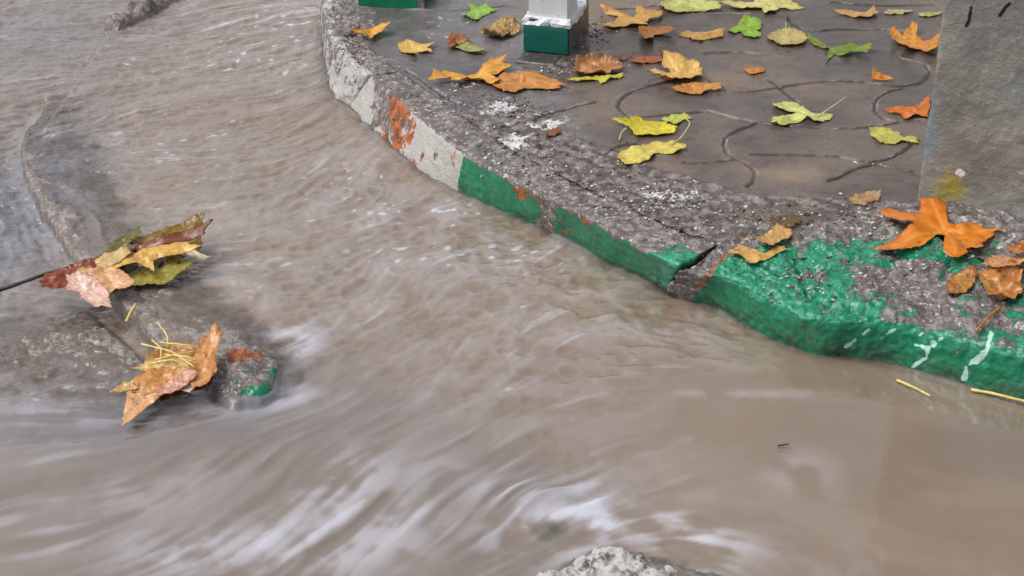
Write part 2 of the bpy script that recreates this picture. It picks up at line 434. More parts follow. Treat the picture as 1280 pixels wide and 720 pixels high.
fo = fo + .40 * np.clip(wb(75, 207, .035, .05) + wb(100, 240, .035, .05) + .7 * wb(60, 175, .03, .05), 0, 1) * sstep(-.2, .8, n_iso + n_fine * .6) + .85 * np.clip(wb(366, 432, .045, .06) + .8 * wb(345, 492, .06, .03) + .5 * wb(280, 505, .06, .025), 0, 1) * sstep(-1.1, 1.5, n_iso * 2 + .5 * L_mid + .5 * n_fine) + .62 * np.clip(wb(645, 620, .06, .035) + wb(735, 622, .035, .05), 0, 1) * sstep(-1.2, 1.4, L_mid + .5 * n_iso) + .6 * wb(690, 675, .10, .05) * sstep(-.6, 1.2, n_iso * 2 + .5 * L_mid) + .6 * wb(870, 690, .06, .05) * sstep(-.4, 1.2, n_iso * 2 + .6 * L_mid) + .55 * wb(770, 655, .1, .03) * sstep(-.4, 1.2, n_iso * 2 + .6 * L_mid)  # painted sky glints on the drowned kerb, then froth around the stones
fo += .44 * np.clip(wb(425, 605, .06, .10, ang=-35) + wb(350, 690, .12, .05) + wb(470, 660, .07, .09, ang=-35) + .8 * wb(230, 700, .1, .05) + .5 * wb(545, 590, .05, .04) + .4 * wb(170, 620, .12, .06), 0, 1) * sstep(-.9, 1.8, .55 * L_wide + .8 * L_mid + 2.2 * n_iso + .5 * n_fine)  # broad sky reflections at lower left, painted as whitish patches
fo += .2 * silky * sstep(.7, 2.2, L_long)  # bright sky streaks on the silky flow, painted in
fo += .22 * np.clip(wb(250, 480, .07, .05) + wb(230, 510, .14, .04) + wb(60, 520, .2, .035), 0, 1) * sstep(-.6, 1.2, n_iso * 2 + L_mid)
fo += .35 * wb(365, 20, .22, .35) * sstep(.2, 1.6, L_mid + .3 * n_iso)
fo += .26 * (wb(925, 492, .13, .014) + wb(1000, 590, .05, .05) + wb(900, 670, .1, .016, ang=-30) + wb(830, 560, .06, .01, ang=30)) * sstep(-.8, 1.2, n_iso * 2)
fo += .3 * sstep(2.3, 3.0, L_fine) * (1 - calm) * (1 - silky) * (.35 + .65 * upper)
fo += .26 * sstep(1.7, 2.6, L_mid) * (1 - calm) * (1 - .8 * silky) + .12 * mid * (1 - calm) * sstep(0, 1, n_fine + n_iso)
L_dot = streaks(cell_noise(.0075, 61.3), 2, 1.0)
fo += .6 * sstep(2.5, 3.1, L_dot + .35 * n_big + .25 * n_iso) * (1 - calm) * (1 - silky)  # sky glints painted as short white dashes along the current
clus = np.clip(wb(420, 225, .07, .06) + wb(465, 262, .06, .07) + wb(560, 272, .08, .06) + wb(610, 325, .07, .06) + .8 * wb(690, 325, .05, .05) + .7 * wb(500, 320, .1, .06) + .8 * wb(240, 180, .15, .10)
               + .8 * wb(300, 75, .2, .14) + wb(360, 25, .14, .2) + .5 * wb(210, 265, .06, .06) + .5 * wb(90, 170, .06, .1) + .35 * wb(330, 350, .1, .1) + .5 * wb(60, 480, .14, .06), 0, 1)
fo += .95 * clus * sstep(1.55, 1.95, L_dot + .5 * n_iso) + .10 * clus * sstep(-.3, 1, n_fine + n_iso)  # clustered sky glints, painted in as white flecks
foam_glint = np.clip(fo, 0, .9)
pale_streak = np.clip(.35 * sstep(-.5, 1.8, L_wide + n_iso) + .25 * silky * sstep(0, 2, L_long), 0, 1) * (1 - .6 * calm)  # paler water colour drawn out along the current
cool = np.clip(left * 1.1 + .55 * wb(40, 40, .45, .5) + .5 * wb(60, 520, .35, .1) + .35 * silky + .3 * wb(1270, 560, .18, .1) - .3 * upper * (1 - left) * (1 - wb(40, 40, .5, .6)), 0, 1)  # cooler tint; dark reflected surroundings are painted in down the left
ripple = np.clip(.30 * (1 - silky) * (1 - .92 * calm) + .5 * left + .3 * edge + .25 * upper, .05, 1)
# the sheet goes on to the horizon on widening cells
def stretch(a, n, far):
    g = far * (np.linspace(0, 1, n + 1)[1:] ** 2.2) + RES * np.arange(1, n + 1)
    return np.r_[(a[0] - g)[::-1], a, a[-1] + g]
NS = 26
gx, gy = stretch(fx, NS, 40), stretch(fy, NS, 40)
def pad(A, fade=True):
    A = np.pad(A, NS, mode='edge'); return A
fadex = np.pad(np.ones((NX, NY)), NS, mode='linear_ramp', end_values=0)
GX, GY = np.meshgrid(gx, gy, indexing='ij')
V = np.stack([GX, GY, pad(Z) * fadex], -1).reshape(-1, 3)
F = grid_faces(len(gx), len(gy))
wa = {n_: pad(a).ravel() for n_, a in (('deep', deep), ('foam_glint', foam_glint), ('pale_streak', pale_streak), ('cool', cool), ('ripple', ripple))}
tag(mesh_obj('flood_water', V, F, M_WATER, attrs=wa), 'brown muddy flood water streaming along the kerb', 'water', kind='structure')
bed = [(-45, -45, -.16), (45, -45, -.16), (45, 48, -.16), (-45, 48, -.16)]
tag(mesh_obj('road', bed, [(0, 1, 2, 3)], mat_plain('asphalt', (58, 56, 54), (74, 71, 68), .6, 90, .003)), 'dark asphalt road bed under the flood', 'road', kind='structure')

# ---------------------------------------------------------------- kerb blocks
def resample(P, n):
    P = np.asarray(P); L = np.r_[0, np.cumsum(np.linalg.norm(np.diff(P, axis=0), axis=1))]
    s = np.linspace(0, L[-1], n); return np.stack([np.interp(s, L, P[:, i]) for i in range(3)], -1)
def smooth_line(P, it=30):
    for _ in range(it): P[1:-1] = (P[:-2] + 2 * P[1:-1] + P[2:]) / 4
    return P
def kerb(name, bot, top, back, zt, zb, label, seed, rough=.004, paint=None, soft=14, res=.0025, cracks=(), lump=.3):
    B, T, K = [np.array([at(x, y, z) for x, y in q]) for q, z in ((bot, 0), (top, zt), (back, zb))]
    n = int(max(np.linalg.norm(np.diff(T, axis=0), axis=1).sum(), np.linalg.norm(np.diff(B, axis=0), axis=1).sum()) / res)
    B, T, K = [smooth_line(resample(q, n)) for q in (B, T, K)]
    mf = max(6, int(np.linalg.norm(B - T, axis=1).max() / res)); mt = max(8, int(np.linalg.norm(K - T, axis=1).mean() / res)); mb = 10
    lo = B + (T - B) * -.9; lo[:, 2] = -.12
    kl = K.copy(); kl[:, 2] = -.02
    def seg(a, b, m, end=False): 
        t = np.linspace(0, 1, m, endpoint=end)[None, :, None]; return a[:, None] * (1 - t) + b[:, None] * t
    G = np.concatenate([seg(lo, B, 24), seg(B, T, mf), seg(T, K, mt), seg(K, kl, mb, True)], 1)
    face = np.r_[np.ones(24 + mf), np.zeros(mt + mb)][None, :].repeat(n, 0)
    acr = np.r_[np.linspace(-.5, 0, 24), np.linspace(0, 1, mf), np.linspace(1, 2, mt), np.full(mb, 2)][None, :].repeat(n, 0)
    for _ in range(soft):
        G[:, 1:-1] = (G[:, :-2] + 2 * G[:, 1:-1] + G[:, 2:]) / 4
    # closed, rounded ends
    cen = G.mean(1, keepdims=True)
    rows, fr, ac, al = [], [], [], []
    for i in range(n):
        rows.append(G[i]); al.append(i / (n - 1))
    def cap(i, dirn):
        d = (G[1] - G[0]).mean(0) if i == 0 else (G[-1] - G[-2]).mean(0)
        d = d / np.linalg.norm(d); out = []
        for s, off in ((.985, .0015), (.95, .003), (.85, .004), (.6, .0045), (.3, .0045), (.0, .0045)):
            out.append(cen[i] + (G[i] - cen[i]) * s + (d * off if i else -d * off))
        return out
    c0, c1 = cap(0, -1), cap(n - 1, 1)
    G = np.array(c0[::-1] + rows + c1); N = len(G)
    face = np.concatenate([face[:1].repeat(6, 0), face, face[-1:].repeat(6, 0)]); acr = np.concatenate([acr[:1].repeat(6, 0), acr, acr[-1:].repeat(6, 0)])
    al = np.r_[np.zeros(6), np.linspace(0, 1, n), np.ones(6)][:, None].repeat(G.shape[1], 1)
    du = np.gradient(G, axis=0); dv = np.gradient(G, axis=1); nr = np.cross(dv, du); nr /= np.linalg.norm(nr, axis=-1, keepdims=True) + 1e-9
    x, y, z = G[..., 0], G[..., 1], G[..., 2]
    amp = np.where(face > .5, .55, 1.0)
    d = rough * (lump * 3 * fbm(x * 11 + seed, y * 11, z * 11, 3) + 1.0 * fbm(x * 34, y * 34 + seed, z * 34, 4) + .55 * fbm(x * 110, y * 110, z * 110 + seed, 3)) * amp
    sd = np.sign(nr[N // 2, 24 + mf + mt // 2, 2]) or 1
    G = G + nr * (d * sd)[..., None]
    for ck in cracks:
        D, _ = seg_dist(x + .004 * fbm(x * 60, y * 60, z * 0, 2), y + .004 * fbm(x * 60, y * 60, z * 0 + 5, 2), [at(a_, b_, zb) for a_, b_ in ck])
        G[..., 2] -= (face < .5) * (.010 * np.exp(-(D / .005) ** 2) + .004 * np.exp(-(D / .02) ** 2))
    V = G.reshape(-1, 3); F = grid_faces(N, G.shape[1])
    if sd < 0: F = F[:, ::-1]
    A = {k_: np.zeros(len(V)) for k_ in ('green', 'white', 'rust', 'pale', 'drip', 'fleck', 'low')}
    A['fleck'][:] = .9
    A['low'] = 1 - sstep(.006, .040, V[:, 2])
    if paint: paint(A, V, acr.ravel(), al.ravel(), face.ravel())
    loc = V.mean(0); loc[2] = -.12
    o = mesh_obj(name, V, F, M_KERB, loc, attrs=A)
    tag(o, label, 'kerb block', 'old painted kerb blocks along the flooded gutter'); return o

def p_corner(A, V, ac, al, fc):
    A['white'] = np.where(ac < 1.15, .47, .14) + .1 * sstep(.5, 1, al)
    A['rust'] = .1 * fc
def p_white(A, V, ac, al, fc):
    on = 1 - sstep(.92, 1.12, ac)
    A['white'] = .78 * on + .26 * sstep(1.05, 1.25, ac) * (1 - sstep(1.6, 1.9, ac))
    nz = fbm(V[:, 0] * 38, V[:, 1] * 38, V[:, 2] * 16, 3)
    A['rust'] = on * ((.66 + .70 * nz) * np.exp(-((al - .40 - .22 * (.7 - ac)) / .24) ** 2) + .45 * np.exp(-((al - .93) / .06) ** 2) * (ac > .55))
    A['rust'] -= on * .45 * np.exp(-((al - .36 - .3 * (.5 - ac)) / .035) ** 2)
    A['white'] -= on * (.5 * np.exp(-((al - .36) / .14) ** 2) * sstep(.0, .35, fbm(V[:, 0] * 30 + 4, V[:, 1] * 30, V[:, 2] * 14, 3)) + (.64 - .6 * nz) * np.exp(-((al - .24 - .16 * (1 - ac)) / .13) ** 2) * sstep(.05, .4, ac) + .4 * np.exp(-((al - .42 - .2 * (1 - ac)) / .06) ** 2) * sstep(.4, .8, ac) + .35 * np.exp(-((al - .8) / .03) ** 2) * np.exp(-((ac - .55) / .2) ** 2))
def p_green(A, V, ac, al, fc):
    on = 1 - sstep(.80, 1.10, ac + .12 * fbm(V[:, 0] * 30, V[:, 1] * 30, V[:, 2] * 30, 2))
    bare = np.exp(-((al - .43) / .05) ** 2)
    A['green'] = on * (.98 - .78 * bare) + .66 * np.exp(-((al - .98) / .09) ** 2) * (ac < 1.5) - .25 * np.exp(-((al - .30) / .04) ** 2) - .30 * np.exp(-((al - .56) / .07) ** 2)
    nz = fbm(V[:, 0] * 30, V[:, 1] * 30, V[:, 2] * 30 + 7, 3); A['green'] -= .22 * on * sstep(.1, .5, nz) * (al < .75)
    A['rust'] = on * (.55 * sstep(.15, .5, nz) * (al < .72) + .58 * np.exp(-((al - .31) / .05) ** 2) + .30 * np.exp(-((al - .16) / .04) ** 2) + .64 * np.exp(-((al - .56) / .09) ** 2) + .2 * bare + .42 * np.exp(-((al - .22) / .03) ** 2))
    A['pale'] = .25 + .75 * sstep(.9, .98, al); A['drip'] = .30 * on * sstep(.5, .6, al)
    A['white'] = .16 * (ac > 1.05)
def p_near(A, V, ac, al, fc):
    on = 1 - sstep(.95, 1.15, ac)
    top = (ac >= .95) * (1 - sstep(1.45, 2.0, ac))
    A['green'] = np.maximum(.92 * on, .74 * top)
    bare = blob(V, 1195, 385, .11, .08, 1.3) + .8 * blob(V, 1125, 335, .06, .09, 1.8) + .7 * blob(V, 1010, 345, .03, .08) + 1.1 * blob(V, 1080, 266, .06, .1, 2) + .5 * blob(V, 1270, 330, .08, .09) + .7 * blob(V, 990, 400, .03, .07)
    A['green'] -= .42 * np.clip(bare, 0, 1) * (ac > .6) + 1.1 * (1 - sstep(.05, .11, al + .012 * np.sin(ac * 6)))
    A['pale'] = np.where(ac > .85, .55, .2)
    A['rust'] = .50 * np.exp(-((al - .075) / .022) ** 2) + .22 * blob(V, 1090, 390, .03, .07) + .2 * blob(V, 985, 405, .03, .06)
    A['white'] = .42 * np.clip(blob(V, 1080, 268, .09, .1, 2.2) + blob(V, 1255, 300, .06, .1, 1.6), 0, 1)
    def on_surface(px, py):
        d_ = ray(px, py); d_ /= np.linalg.norm(d_); q = V - np.array([0, 0, CAM_H]); t_ = q @ d_
        return V[np.argmin(np.linalg.norm(q - t_[:, None] * d_, axis=1) + .02 * t_ + 9 * (V[:, 2] < .0))]
    for line, w in (([(1058, 434), (1070, 424), (1085, 412)], .0050), ([(1140, 459), (1158, 447), (1160, 436), (1146, 432)], .0045), ([(1204, 474), (1208, 460), (1226, 446), (1236, 432), (1240, 416)], .0075),
                    ([(1100, 424), (1112, 414), (1130, 408)], .0035), ([(1166, 430), (1185, 419)], .006), ([(1150, 418), (1158, 412)], .006), ([(1262, 432), (1276, 424)], .005)):
        P_ = np.array([on_surface(*q) for q in line]); D = np.full(len(V), 9.0)
        for p0, p1 in zip(P_[:-1], P_[1:]):
            e = p1 - p0; t_ = np.clip((V - p0) @ e / (e @ e + 1e-9), 0, 1); D = np.minimum(D, np.linalg.norm(V - p0 - t_[:, None] * e, axis=1))
        A['drip'] += (.66 + .45 * fbm(V[:, 0] * 90, V[:, 1] * 90, V[:, 2] * 90, 2)) * np.exp(-(D / (w * (1 + .5 * fbm(V[:, 0] * 40, V[:, 1] * 40, V[:, 2] * 40, 2)))) ** 2)
    A['fleck'][:] = .9
K = {}
K['corner'] = kerb('kerb_block', [(402, -25), (399, 25), (404, 65), (410, 108), (420, 128), (435, 134)], [(407, -40), (404, 8), (410, 40), (432, 72), (446, 84), (458, 93)],
                   [(470, -40), (475, 5), (482, 45), (492, 66), (500, 78), (508, 88)], .088, .085, 'rough grey corner kerb block speckled with white, where the kerb bends away', 1, .0068, p_corner)
K['white'] = kerb('kerb_block', [(436, 135), (480, 178), (525, 212), (571, 240)], [(459, 93), (500, 126), (540, 160), (579, 192)],
                  [(508, 88), (545, 112), (580, 138), (625, 166)], .083, .084, 'kerb block with white paint flaking to rust orange', 2, .0022, p_white)
K['green'] = kerb('kerb_block', [(572, 241), (640, 271), (705, 300), (762, 330), (830, 363)], [(580, 193), (640, 224), (680, 245), (727, 268), (767, 292), (815, 318), (846, 332)],
                  [(626, 167), (700, 200), (780, 238), (850, 274), (905, 300)], .082, .083, 'long green painted kerb block with rust patches, next to the white painted one', 3, .0042, p_green)
K['near'] = kerb('kerb_block', [(835, 366), (866, 376), (894, 385), (930, 406), (962, 424), (1022, 442), (1091, 450), (1142, 461), (1198, 478), (1285, 502)],
                 [(850, 339), (878, 344), (903, 347), (940, 362), (978, 382), (1010, 397), (1050, 402), (1100, 400), (1150, 404), (1200, 420), (1288, 440)],
                 [(909, 300), (940, 290), (965, 288), (1000, 280), (1060, 262), (1120, 246), (1180, 246), (1240, 252), (1300, 268)], .075, .096,
                 'broad crumbling kerb block with worn green paint in front of the concrete pillar', 4, .0085, p_near, soft=70, lump=.45, cracks=[[(1000, 318), (1008, 345), (1022, 362), (1050, 370), (1085, 372)], [(1130, 392), (1160, 388), (1200, 392)], [(1190, 318), (1180, 335)]])
K['side'] = kerb('kerb_block', [(1290, 503), (1400, 545), (1560, 610)], [(1293, 442), (1400, 480), (1560, 545)], [(1304, 270), (1420, 310), (1580, 370)], .075, .09,
                 'green kerb block just beyond the right end of the crumbling one', 5, .005, p_near, soft=18)
# another kerb, across the pavement corner
def p_far(A, V, ac, al, fc): A['green'] = .95 * (1 - sstep(1.0, 1.15, ac)) * (1 - sstep(.86, .95, al))
def far_block():
    a, b = at(448, 9, .085), at(530, 11, .085)
    n, m = 120, 60
    d = (b - a) / np.linalg.norm(b - a); q = np.array([-d[1], d[0], 0])
    prof = [(0, -.02)] * 2 + [(0.004 * t, .09 * t) for t in np.linspace(0, 1, 24)] + [(.01 + .2 * t, .094) for t in np.linspace(0, 1, 40)] + [(.22, .07), (.22, -.02)]
    prof = np.array(prof); L = np.linalg.norm(b - a) * 1.0
    G = np.array([[a + d * L * u + q * p[0] + np.array([0, 0, p[1]]) for p in prof] for u in np.linspace(0, 1, n)])
    for _ in range(3): G[:, 1:-1] = (G[:, :-2] + 2 * G[:, 1:-1] + G[:, 2:]) / 4
    c = G.mean(1, keepdims=True)
    G = np.concatenate([c[:1] + (G[:1] - c[:1]) * 0, c[:1] + (G[:1] - c[:1]) * .9, G, c[-1:] + (G[-1:] - c[-1:]) * .9, c[-1:] + (G[-1:] - c[-1:]) * 0])
    x, y, z = G[..., 0], G[..., 1], G[..., 2]
    G = G + .004 * fbm(x * 20, y * 20, z * 20, 4)[..., None] * np.array([0, -.5, 1])
    V = G.reshape(-1, 3); ac = np.r_[np.zeros(2), np.linspace(0, 1, 24), np.full(42, 1.5)][None].repeat(len(G), 0).ravel()
    al = np.r_[0, 0, np.linspace(0, 1, n), 1, 1][:, None].repeat(G.shape[1], 1).ravel()
    A = {k_: np.zeros(len(V)) for k_ in ('green', 'white', 'rust', 'pale', 'drip', 'fleck', 'low')}; p_far(A, V, ac, al, 0); A['fleck'][:] = .5
    o = mesh_obj('kerb_block', V, grid_faces(*G.shape[:2]), M_KERB, (a + b) / 2, attrs=A)
    tag(o, 'far kerb block with a green face, standing behind the corner kerb block', 'kerb block', 'old painted kerb blocks along the flooded gutter')
far_block()

# ---------------------------------------------------------------- pavement
PZ = .085
bound = pl([(1580, 470), (1420, 400), (1300, 340), (1200, 320), (1100, 315), (1010, 325), (950, 320), (900, 306), (850, 290), (790, 264), (720, 232), (650, 195),
            (590, 155), (535, 115), (490, 85), (455, 55), (440, 20), (440, -25)], PZ)
poly = [tuple(p[:2]) for p in bound] + [(bound[-1][0] + .15, 6.5), (-.6, 45), (45, 45), (45, bound[0][1] - 12)]
def inside(x, y, poly):
    r = np.zeros(x.shape, bool); n = len(poly)
    for i in range(n):
        (x0, y0), (x1, y1) = poly[i], poly[(i + 1) % n]
        c = (y0 > y) != (y1 > y)
        with np.errstate(divide='ignore', invalid='ignore'): xx = (x1 - x0) * (y - y0) / (y1 - y0 + 1e-12) + x0
        r ^= c & (x < xx)
    return r
RP = .003
px_ = stretch(np.arange(-.85, 1.55, RP), 24, 45); py_ = stretch(np.arange(2.3, 4.9, RP), 24, 42)
PX, PY = np.meshgrid(px_, py_, indexing='ij')
keep = inside(PX, PY, poly)
J = [[(880, 66), (920, 65), (960, 68), (990, 73)], [(986, 22), (990, 30), (996, 35), (1014, 39), (1052, 37), (1100, 37), (1149, 41)],
     [(911, 116), (942, 116), (975, 109), (989, 105), (1020, 102), (1080, 103), (1130, 111), (1155, 103), (1166, 94), (1161, 83), (1146, 76), (1117, 72)],
     [(961, 100), (975, 109), (986, 119), (997, 128)], [(1130, 111), (1105, 117), (1092, 128), (1094, 141), (1105, 150), (1127, 153)],
     [(886, 139), (911, 147), (949, 153), (992, 159), (1030, 162), (1080, 161), (1127, 153), (1160, 149)],
     [(949, 153), (914, 166), (902, 178), (905, 190), (920, 200), (936, 206), (945, 215), (942, 228), (930, 236)], [(855, 203), (880, 204), (905, 202), (920, 200)],
     [(939, 194), (1005, 194), (1049, 196), (1092, 205), (1117, 197), (1139, 184), (1142, 172)], [(1036, 225), (1067, 212), (1092, 205), (1117, 211), (1149, 217)],
     [(814, 108), (788, 115), (771, 129), (773, 137), (786, 147), (811, 146), (840, 143), (886, 139)], [(628, 160), (664, 150), (709, 136), (749, 126)],
     [(507, 88), (540, 110), (574, 133)], [(510, 12), (560, 13), (600, 12), (640, 7)], [(814, 108), (850, 100), (880, 96), (911, 116)], [(760, 12), (830, 6), (880, 18), (940, 16), (986, 22)],
     [(1040, 4), (1100, 8), (1172, 6)], [(757, 192), (775, 182), (800, 179)]]
jd = np.full(PX.shape, 9.0)
m = keep & (PX > -.9) & (PX < 1.6) & (PY < 5.2)
mx, my = PX[m], PY[m]; jw = np.full(mx.shape, 9.0)
wx, wy = .003 * fbm(mx * 60, my * 60, mx * 0, 2), .003 * fbm(mx * 60, my * 60, mx * 0 + 9, 2)
for i, j_ in enumerate(J):
    D, _ = seg_dist(mx + wx, my + wy, smooth_line(resample(pl(j_, PZ), 40), 6)[::2]); jw = np.minimum(jw, D)
jd[m] = jw
jn = .5 + fbm(PX * 12, PY * 12, PX * 0 + 4, 3)
jwid = .0031 + .0016 * jn
joint = np.exp(-(jd / jwid) ** 2)
def pb(px, py, rx, ry): 
    c = at(px, py, PZ); return np.exp(-(((PX - c[0]) / rx) ** 2 + ((PY - c[1]) / ry) ** 2))
kd, _ = seg_dist(PX, PY, bound)
back = pl([(1147, 262), (1060, 256), (990, 252), (930, 249), (870, 232), (810, 218), (757, 194), (699, 180), (640, 165)], PZ)
gd, _ = seg_dist(PX, PY, back)
grit = np.clip(1.0 * (kd < .5) * np.exp(-(kd / .15) ** 2) * sstep(-.2, .05, PX) + .55 * np.exp(-(gd / .03) ** 2) + .5 * pb(700, 80, .12, .12) + .5 * pb(650, 150, .08, .05), 0, 1)
slab = np.clip(1 - sstep(.05, .14, PX + .15 * (PY - 3.2)), 0, 1)
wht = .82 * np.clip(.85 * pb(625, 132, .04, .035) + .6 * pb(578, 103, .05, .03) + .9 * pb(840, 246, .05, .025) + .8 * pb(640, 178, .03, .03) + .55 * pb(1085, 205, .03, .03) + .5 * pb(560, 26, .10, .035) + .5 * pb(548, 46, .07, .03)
              + .55 * pb(690, 155, .05, .03) + .35 * grit, 0, 1)  # white paint splats; the two farthest patches paint in wet-slab reflections
PH = PZ - .005 * joint + .0012 * np.exp(-((jd - .006) / .004) ** 2) + .0022 * fbm(PX * 7, PY * 7, PX * 0 + 1, 3) + .0011 * fbm(PX * 40, PY * 40, PX * 0 + 1, 3) \
     + grit * (.005 * fbm(PX * 45, PY * 45, PX * 0 + 2, 4) + .003 * fbm(PX * 130, PY * 130, PX * 0 + 3, 2)) \
     + .006 * np.exp(-(np.clip(jd - .012, 0, 1) / .02) ** 2) * 0
PH += -.004 * pb(985, 215, .12, .05)
F = grid_faces(len(px_), len(py_)); kr = keep.ravel(); F = F[kr[F].all(1)]
used = np.unique(F); re = np.full(kr.size, -1); re[used] = np.arange(len(used)); F = re[F]
V = np.stack([PX, PY, PH], -1).reshape(-1, 3)[used]
OBJ['pave'] = mesh_obj('pavement', V, F, M_PAVE, attrs={n_: a.ravel()[used] for n_, a in (('joint', joint), ('grit', grit), ('edge_glint', np.exp(-((jd - jwid - .0016) / .0013) ** 2)), ('tan', .75 * pb(985, 215, .10, .06) + .5 * pb(830, 190, .1, .1)), ('dark', .8 * pb(865, 121, .09, .07) + .7 * pb(700, 60, .1, .12) + .6 * pb(735, 250, .1, .05) + .6 * pb(690, 100, .12, .05)), ('slab', slab), ('white', wht))})  # the offset line beside each joint carries the painted sky glint
tag(OBJ['pave'], 'wet grey brown paving of wavy interlocking concrete pavers', 'pavement', kind='structure')

bpy.context.view_layer.update()
SOLID = [OBJ['pave'], OBJ['drowned'], OBJ['slab'], OBJ['end']] + list(K.values())
def top_z(x, y, default=-1.0):
    best = default
    for o in SOLID:
        ok, loc, nn, fi = o.ray_cast(Vector((x, y, 1.0)) - o.location, Vector((0, 0, -1)))
        if ok: best = max(best, loc.z + o.location.z)
    return best
def hit(px, py):
    """where the measured point meets the solid ground already built"""
    d = ray(px, py); best, bt = None, 1e9
    for o in SOLID:
        ok, loc, nn, fi = o.ray_cast(Vector((0, 0, CAM_H)) - o.location, Vector(d).normalized())
        if ok:
            p = loc + o.location; t = (p - Vector((0, 0, CAM_H))).length
            if t < bt: bt, best = t, np.array(p)
    w = at(px, py, .004)
    if best is None or np.linalg.norm(w - np.array([0, 0, CAM_H])) < bt: best = w
    return best

# ---------------------------------------------------------------- concrete pillar
def pillar():
    a, b = at(1147, 250, .09), at(1280, 276, .09)
    d = b - a; d[2] = 0; d /= np.linalg.norm(d); q = np.array([-d[1], d[0], 0])
    w, h, z0 = .36, 2.5, .04
    zs = np.r_[np.linspace(0, .7, 260), np.linspace(.72, h, 40)]
    def wall(o, dr, L):
        u = np.linspace(0, L, 140); U_, Z_ = np.meshgrid(u, zs, indexing='ij')
        return o[None, None] + U_[..., None] * dr + np.array([0, 0, 1]) * Z_[..., None]
    o0 = a.copy(); o0[2] = z0
    cs = [o0, o0 + d * w, o0 + d * w + q * w, o0 + q * w]
    ring = np.concatenate([wall(cs[0], d, w)[:-1], wall(cs[1], q, w)[:-1], wall(cs[2], -d, w)[:-1], wall(cs[3], -q, w)[:-1]])
    ring = np.concatenate([ring, ring[:1]])
    # worn arrises
    for _ in range(4):
        r = ring[:-1]; r = (np.roll(r, 1, 0) + 2 * r + np.roll(r, -1, 0)) / 4; ring = np.concatenate([r, r[:1]])
    x, y, z = ring[..., 0], ring[..., 1], ring[..., 2]
    nrm = ring - (cs[0] + cs[2])[None, None] / 2; nrm[..., 2] = 0; nrm /= np.linalg.norm(nrm, axis=-1, keepdims=True)
    dsp = .004 * fbm(x * 14, y * 14, z * 14, 3) + .0015 * fbm(x * 70, y * 70, z * 70, 3) + .02 * np.exp(-(z - .07) / .02) * (.5 + fbm(x * 30, y * 30, z * 30, 3))* (z > 0)*.5
    ring = ring + nrm * dsp[..., None]
    V = ring.reshape(-1, 3)
    n_ = np.array([-q[0], -q[1], 0])
    def spot(px, py, rx, rz):
        c = at_plane(px, py, a, q); s = V - c
        return np.exp(-((s @ d) / rx) ** 2 - (s[:, 2] / rz) ** 2) * (np.abs((V - a) @ q) < .03)
    A = {'yellow': spot(1190, 234, .032, .035), 'white': .9 * spot(1200, 217, .012, .012) + .6 * spot(1196, 258, .02, .02),
         'blue': .8 * spot(1160, 170, .022, .09) + .6 * spot(1272, 120, .03, .05), 'black': sum(.95 * spot(a_, b_, .0030, .0045) for a_, b_ in ((1214, 9), (1213.5, 14), (1212.5, 19), (1212, 24), (1210, 29), (1208, 32), (1262, 5), (1258, 8), (1255, 12), (1252, 16), (1250, 19)))}
    F = grid_faces(*ring.shape[:2])
    top = [cs[i] + np.array([0, 0, h]) for i in range(4)]
    nv = len(V); V = np.concatenate([V, top]); A = {k_: np.r_[v, np.zeros(4)] for k_, v in A.items()}
    F = np.concatenate([F, [[nv, nv + 1, nv + 2, nv + 3]]])
    o = mesh_obj('concrete_pillar', V, F, mat_pillar(), o0 + (d + q) * w / 2, attrs=A)
    tag(o, 'square grey concrete pillar with a yellow stain near its foot', 'pillar'); return o
SOLID.append(pillar())

# ---------------------------------------------------------------- white and green post
def box_loft(name, c, ax, ay, lv, mat, parent, seed=0, rough=.0012, n=14):
    """a rounded box: lv = list of (z, half x, half y); faces cut fine and roughened"""
    per = []
    for i in range(4 * n):
        s, t = divmod(i, n); t = -1 + 2 * t / n
        per.append([(t, -1), (1, t), (-t, 1), (-1, -t)][s])
    per = np.array(per); r = np.hypot(*per.T)
    per = np.sign(per) * np.minimum(np.abs(per), .97)
    lv2 = []
    for (a, b) in zip(lv[:-1], lv[1:]):
        k_ = max(1, min(30, int(abs(b[0] - a[0]) / .008)))
        lv2 += [tuple(np.array(a) * (1 - t) + np.array(b) * t) for t in np.linspace(0, 1, k_, endpoint=False)]
    lv2.append(lv[-1])
    G = np.array([[c + ax * p[0] * l[1] + ay * p[1] * l[2] + np.array([0, 0, l[0]]) for p in per] for l in lv2])
    x, y, z = G[..., 0], G[..., 1], G[..., 2]
    cc = G.mean(1, keepdims=True); dr = G - cc; dr /= np.linalg.norm(dr, axis=-1, keepdims=True) + 1e-9
    G = G + dr * (rough * fbm(x * 50 + seed, y * 50, z * 50, 4))[..., None]
    nl, m_ = len(lv2), 4 * n
    F = [(i * m_ + j, i * m_ + (j + 1) % m_, (i + 1) * m_ + (j + 1) % m_, (i + 1) * m_ + j) for i in range(nl - 1) for j in range(m_)]
    F += [tuple(range(m_))[::-1], tuple(range((nl - 1) * m_, nl * m_))]
    o = mesh_obj(name, G.reshape(-1, 3), F, mat, c, smooth=False)
    if parent: o.parent = parent; o.location = Vector(c) - parent.location
    return o
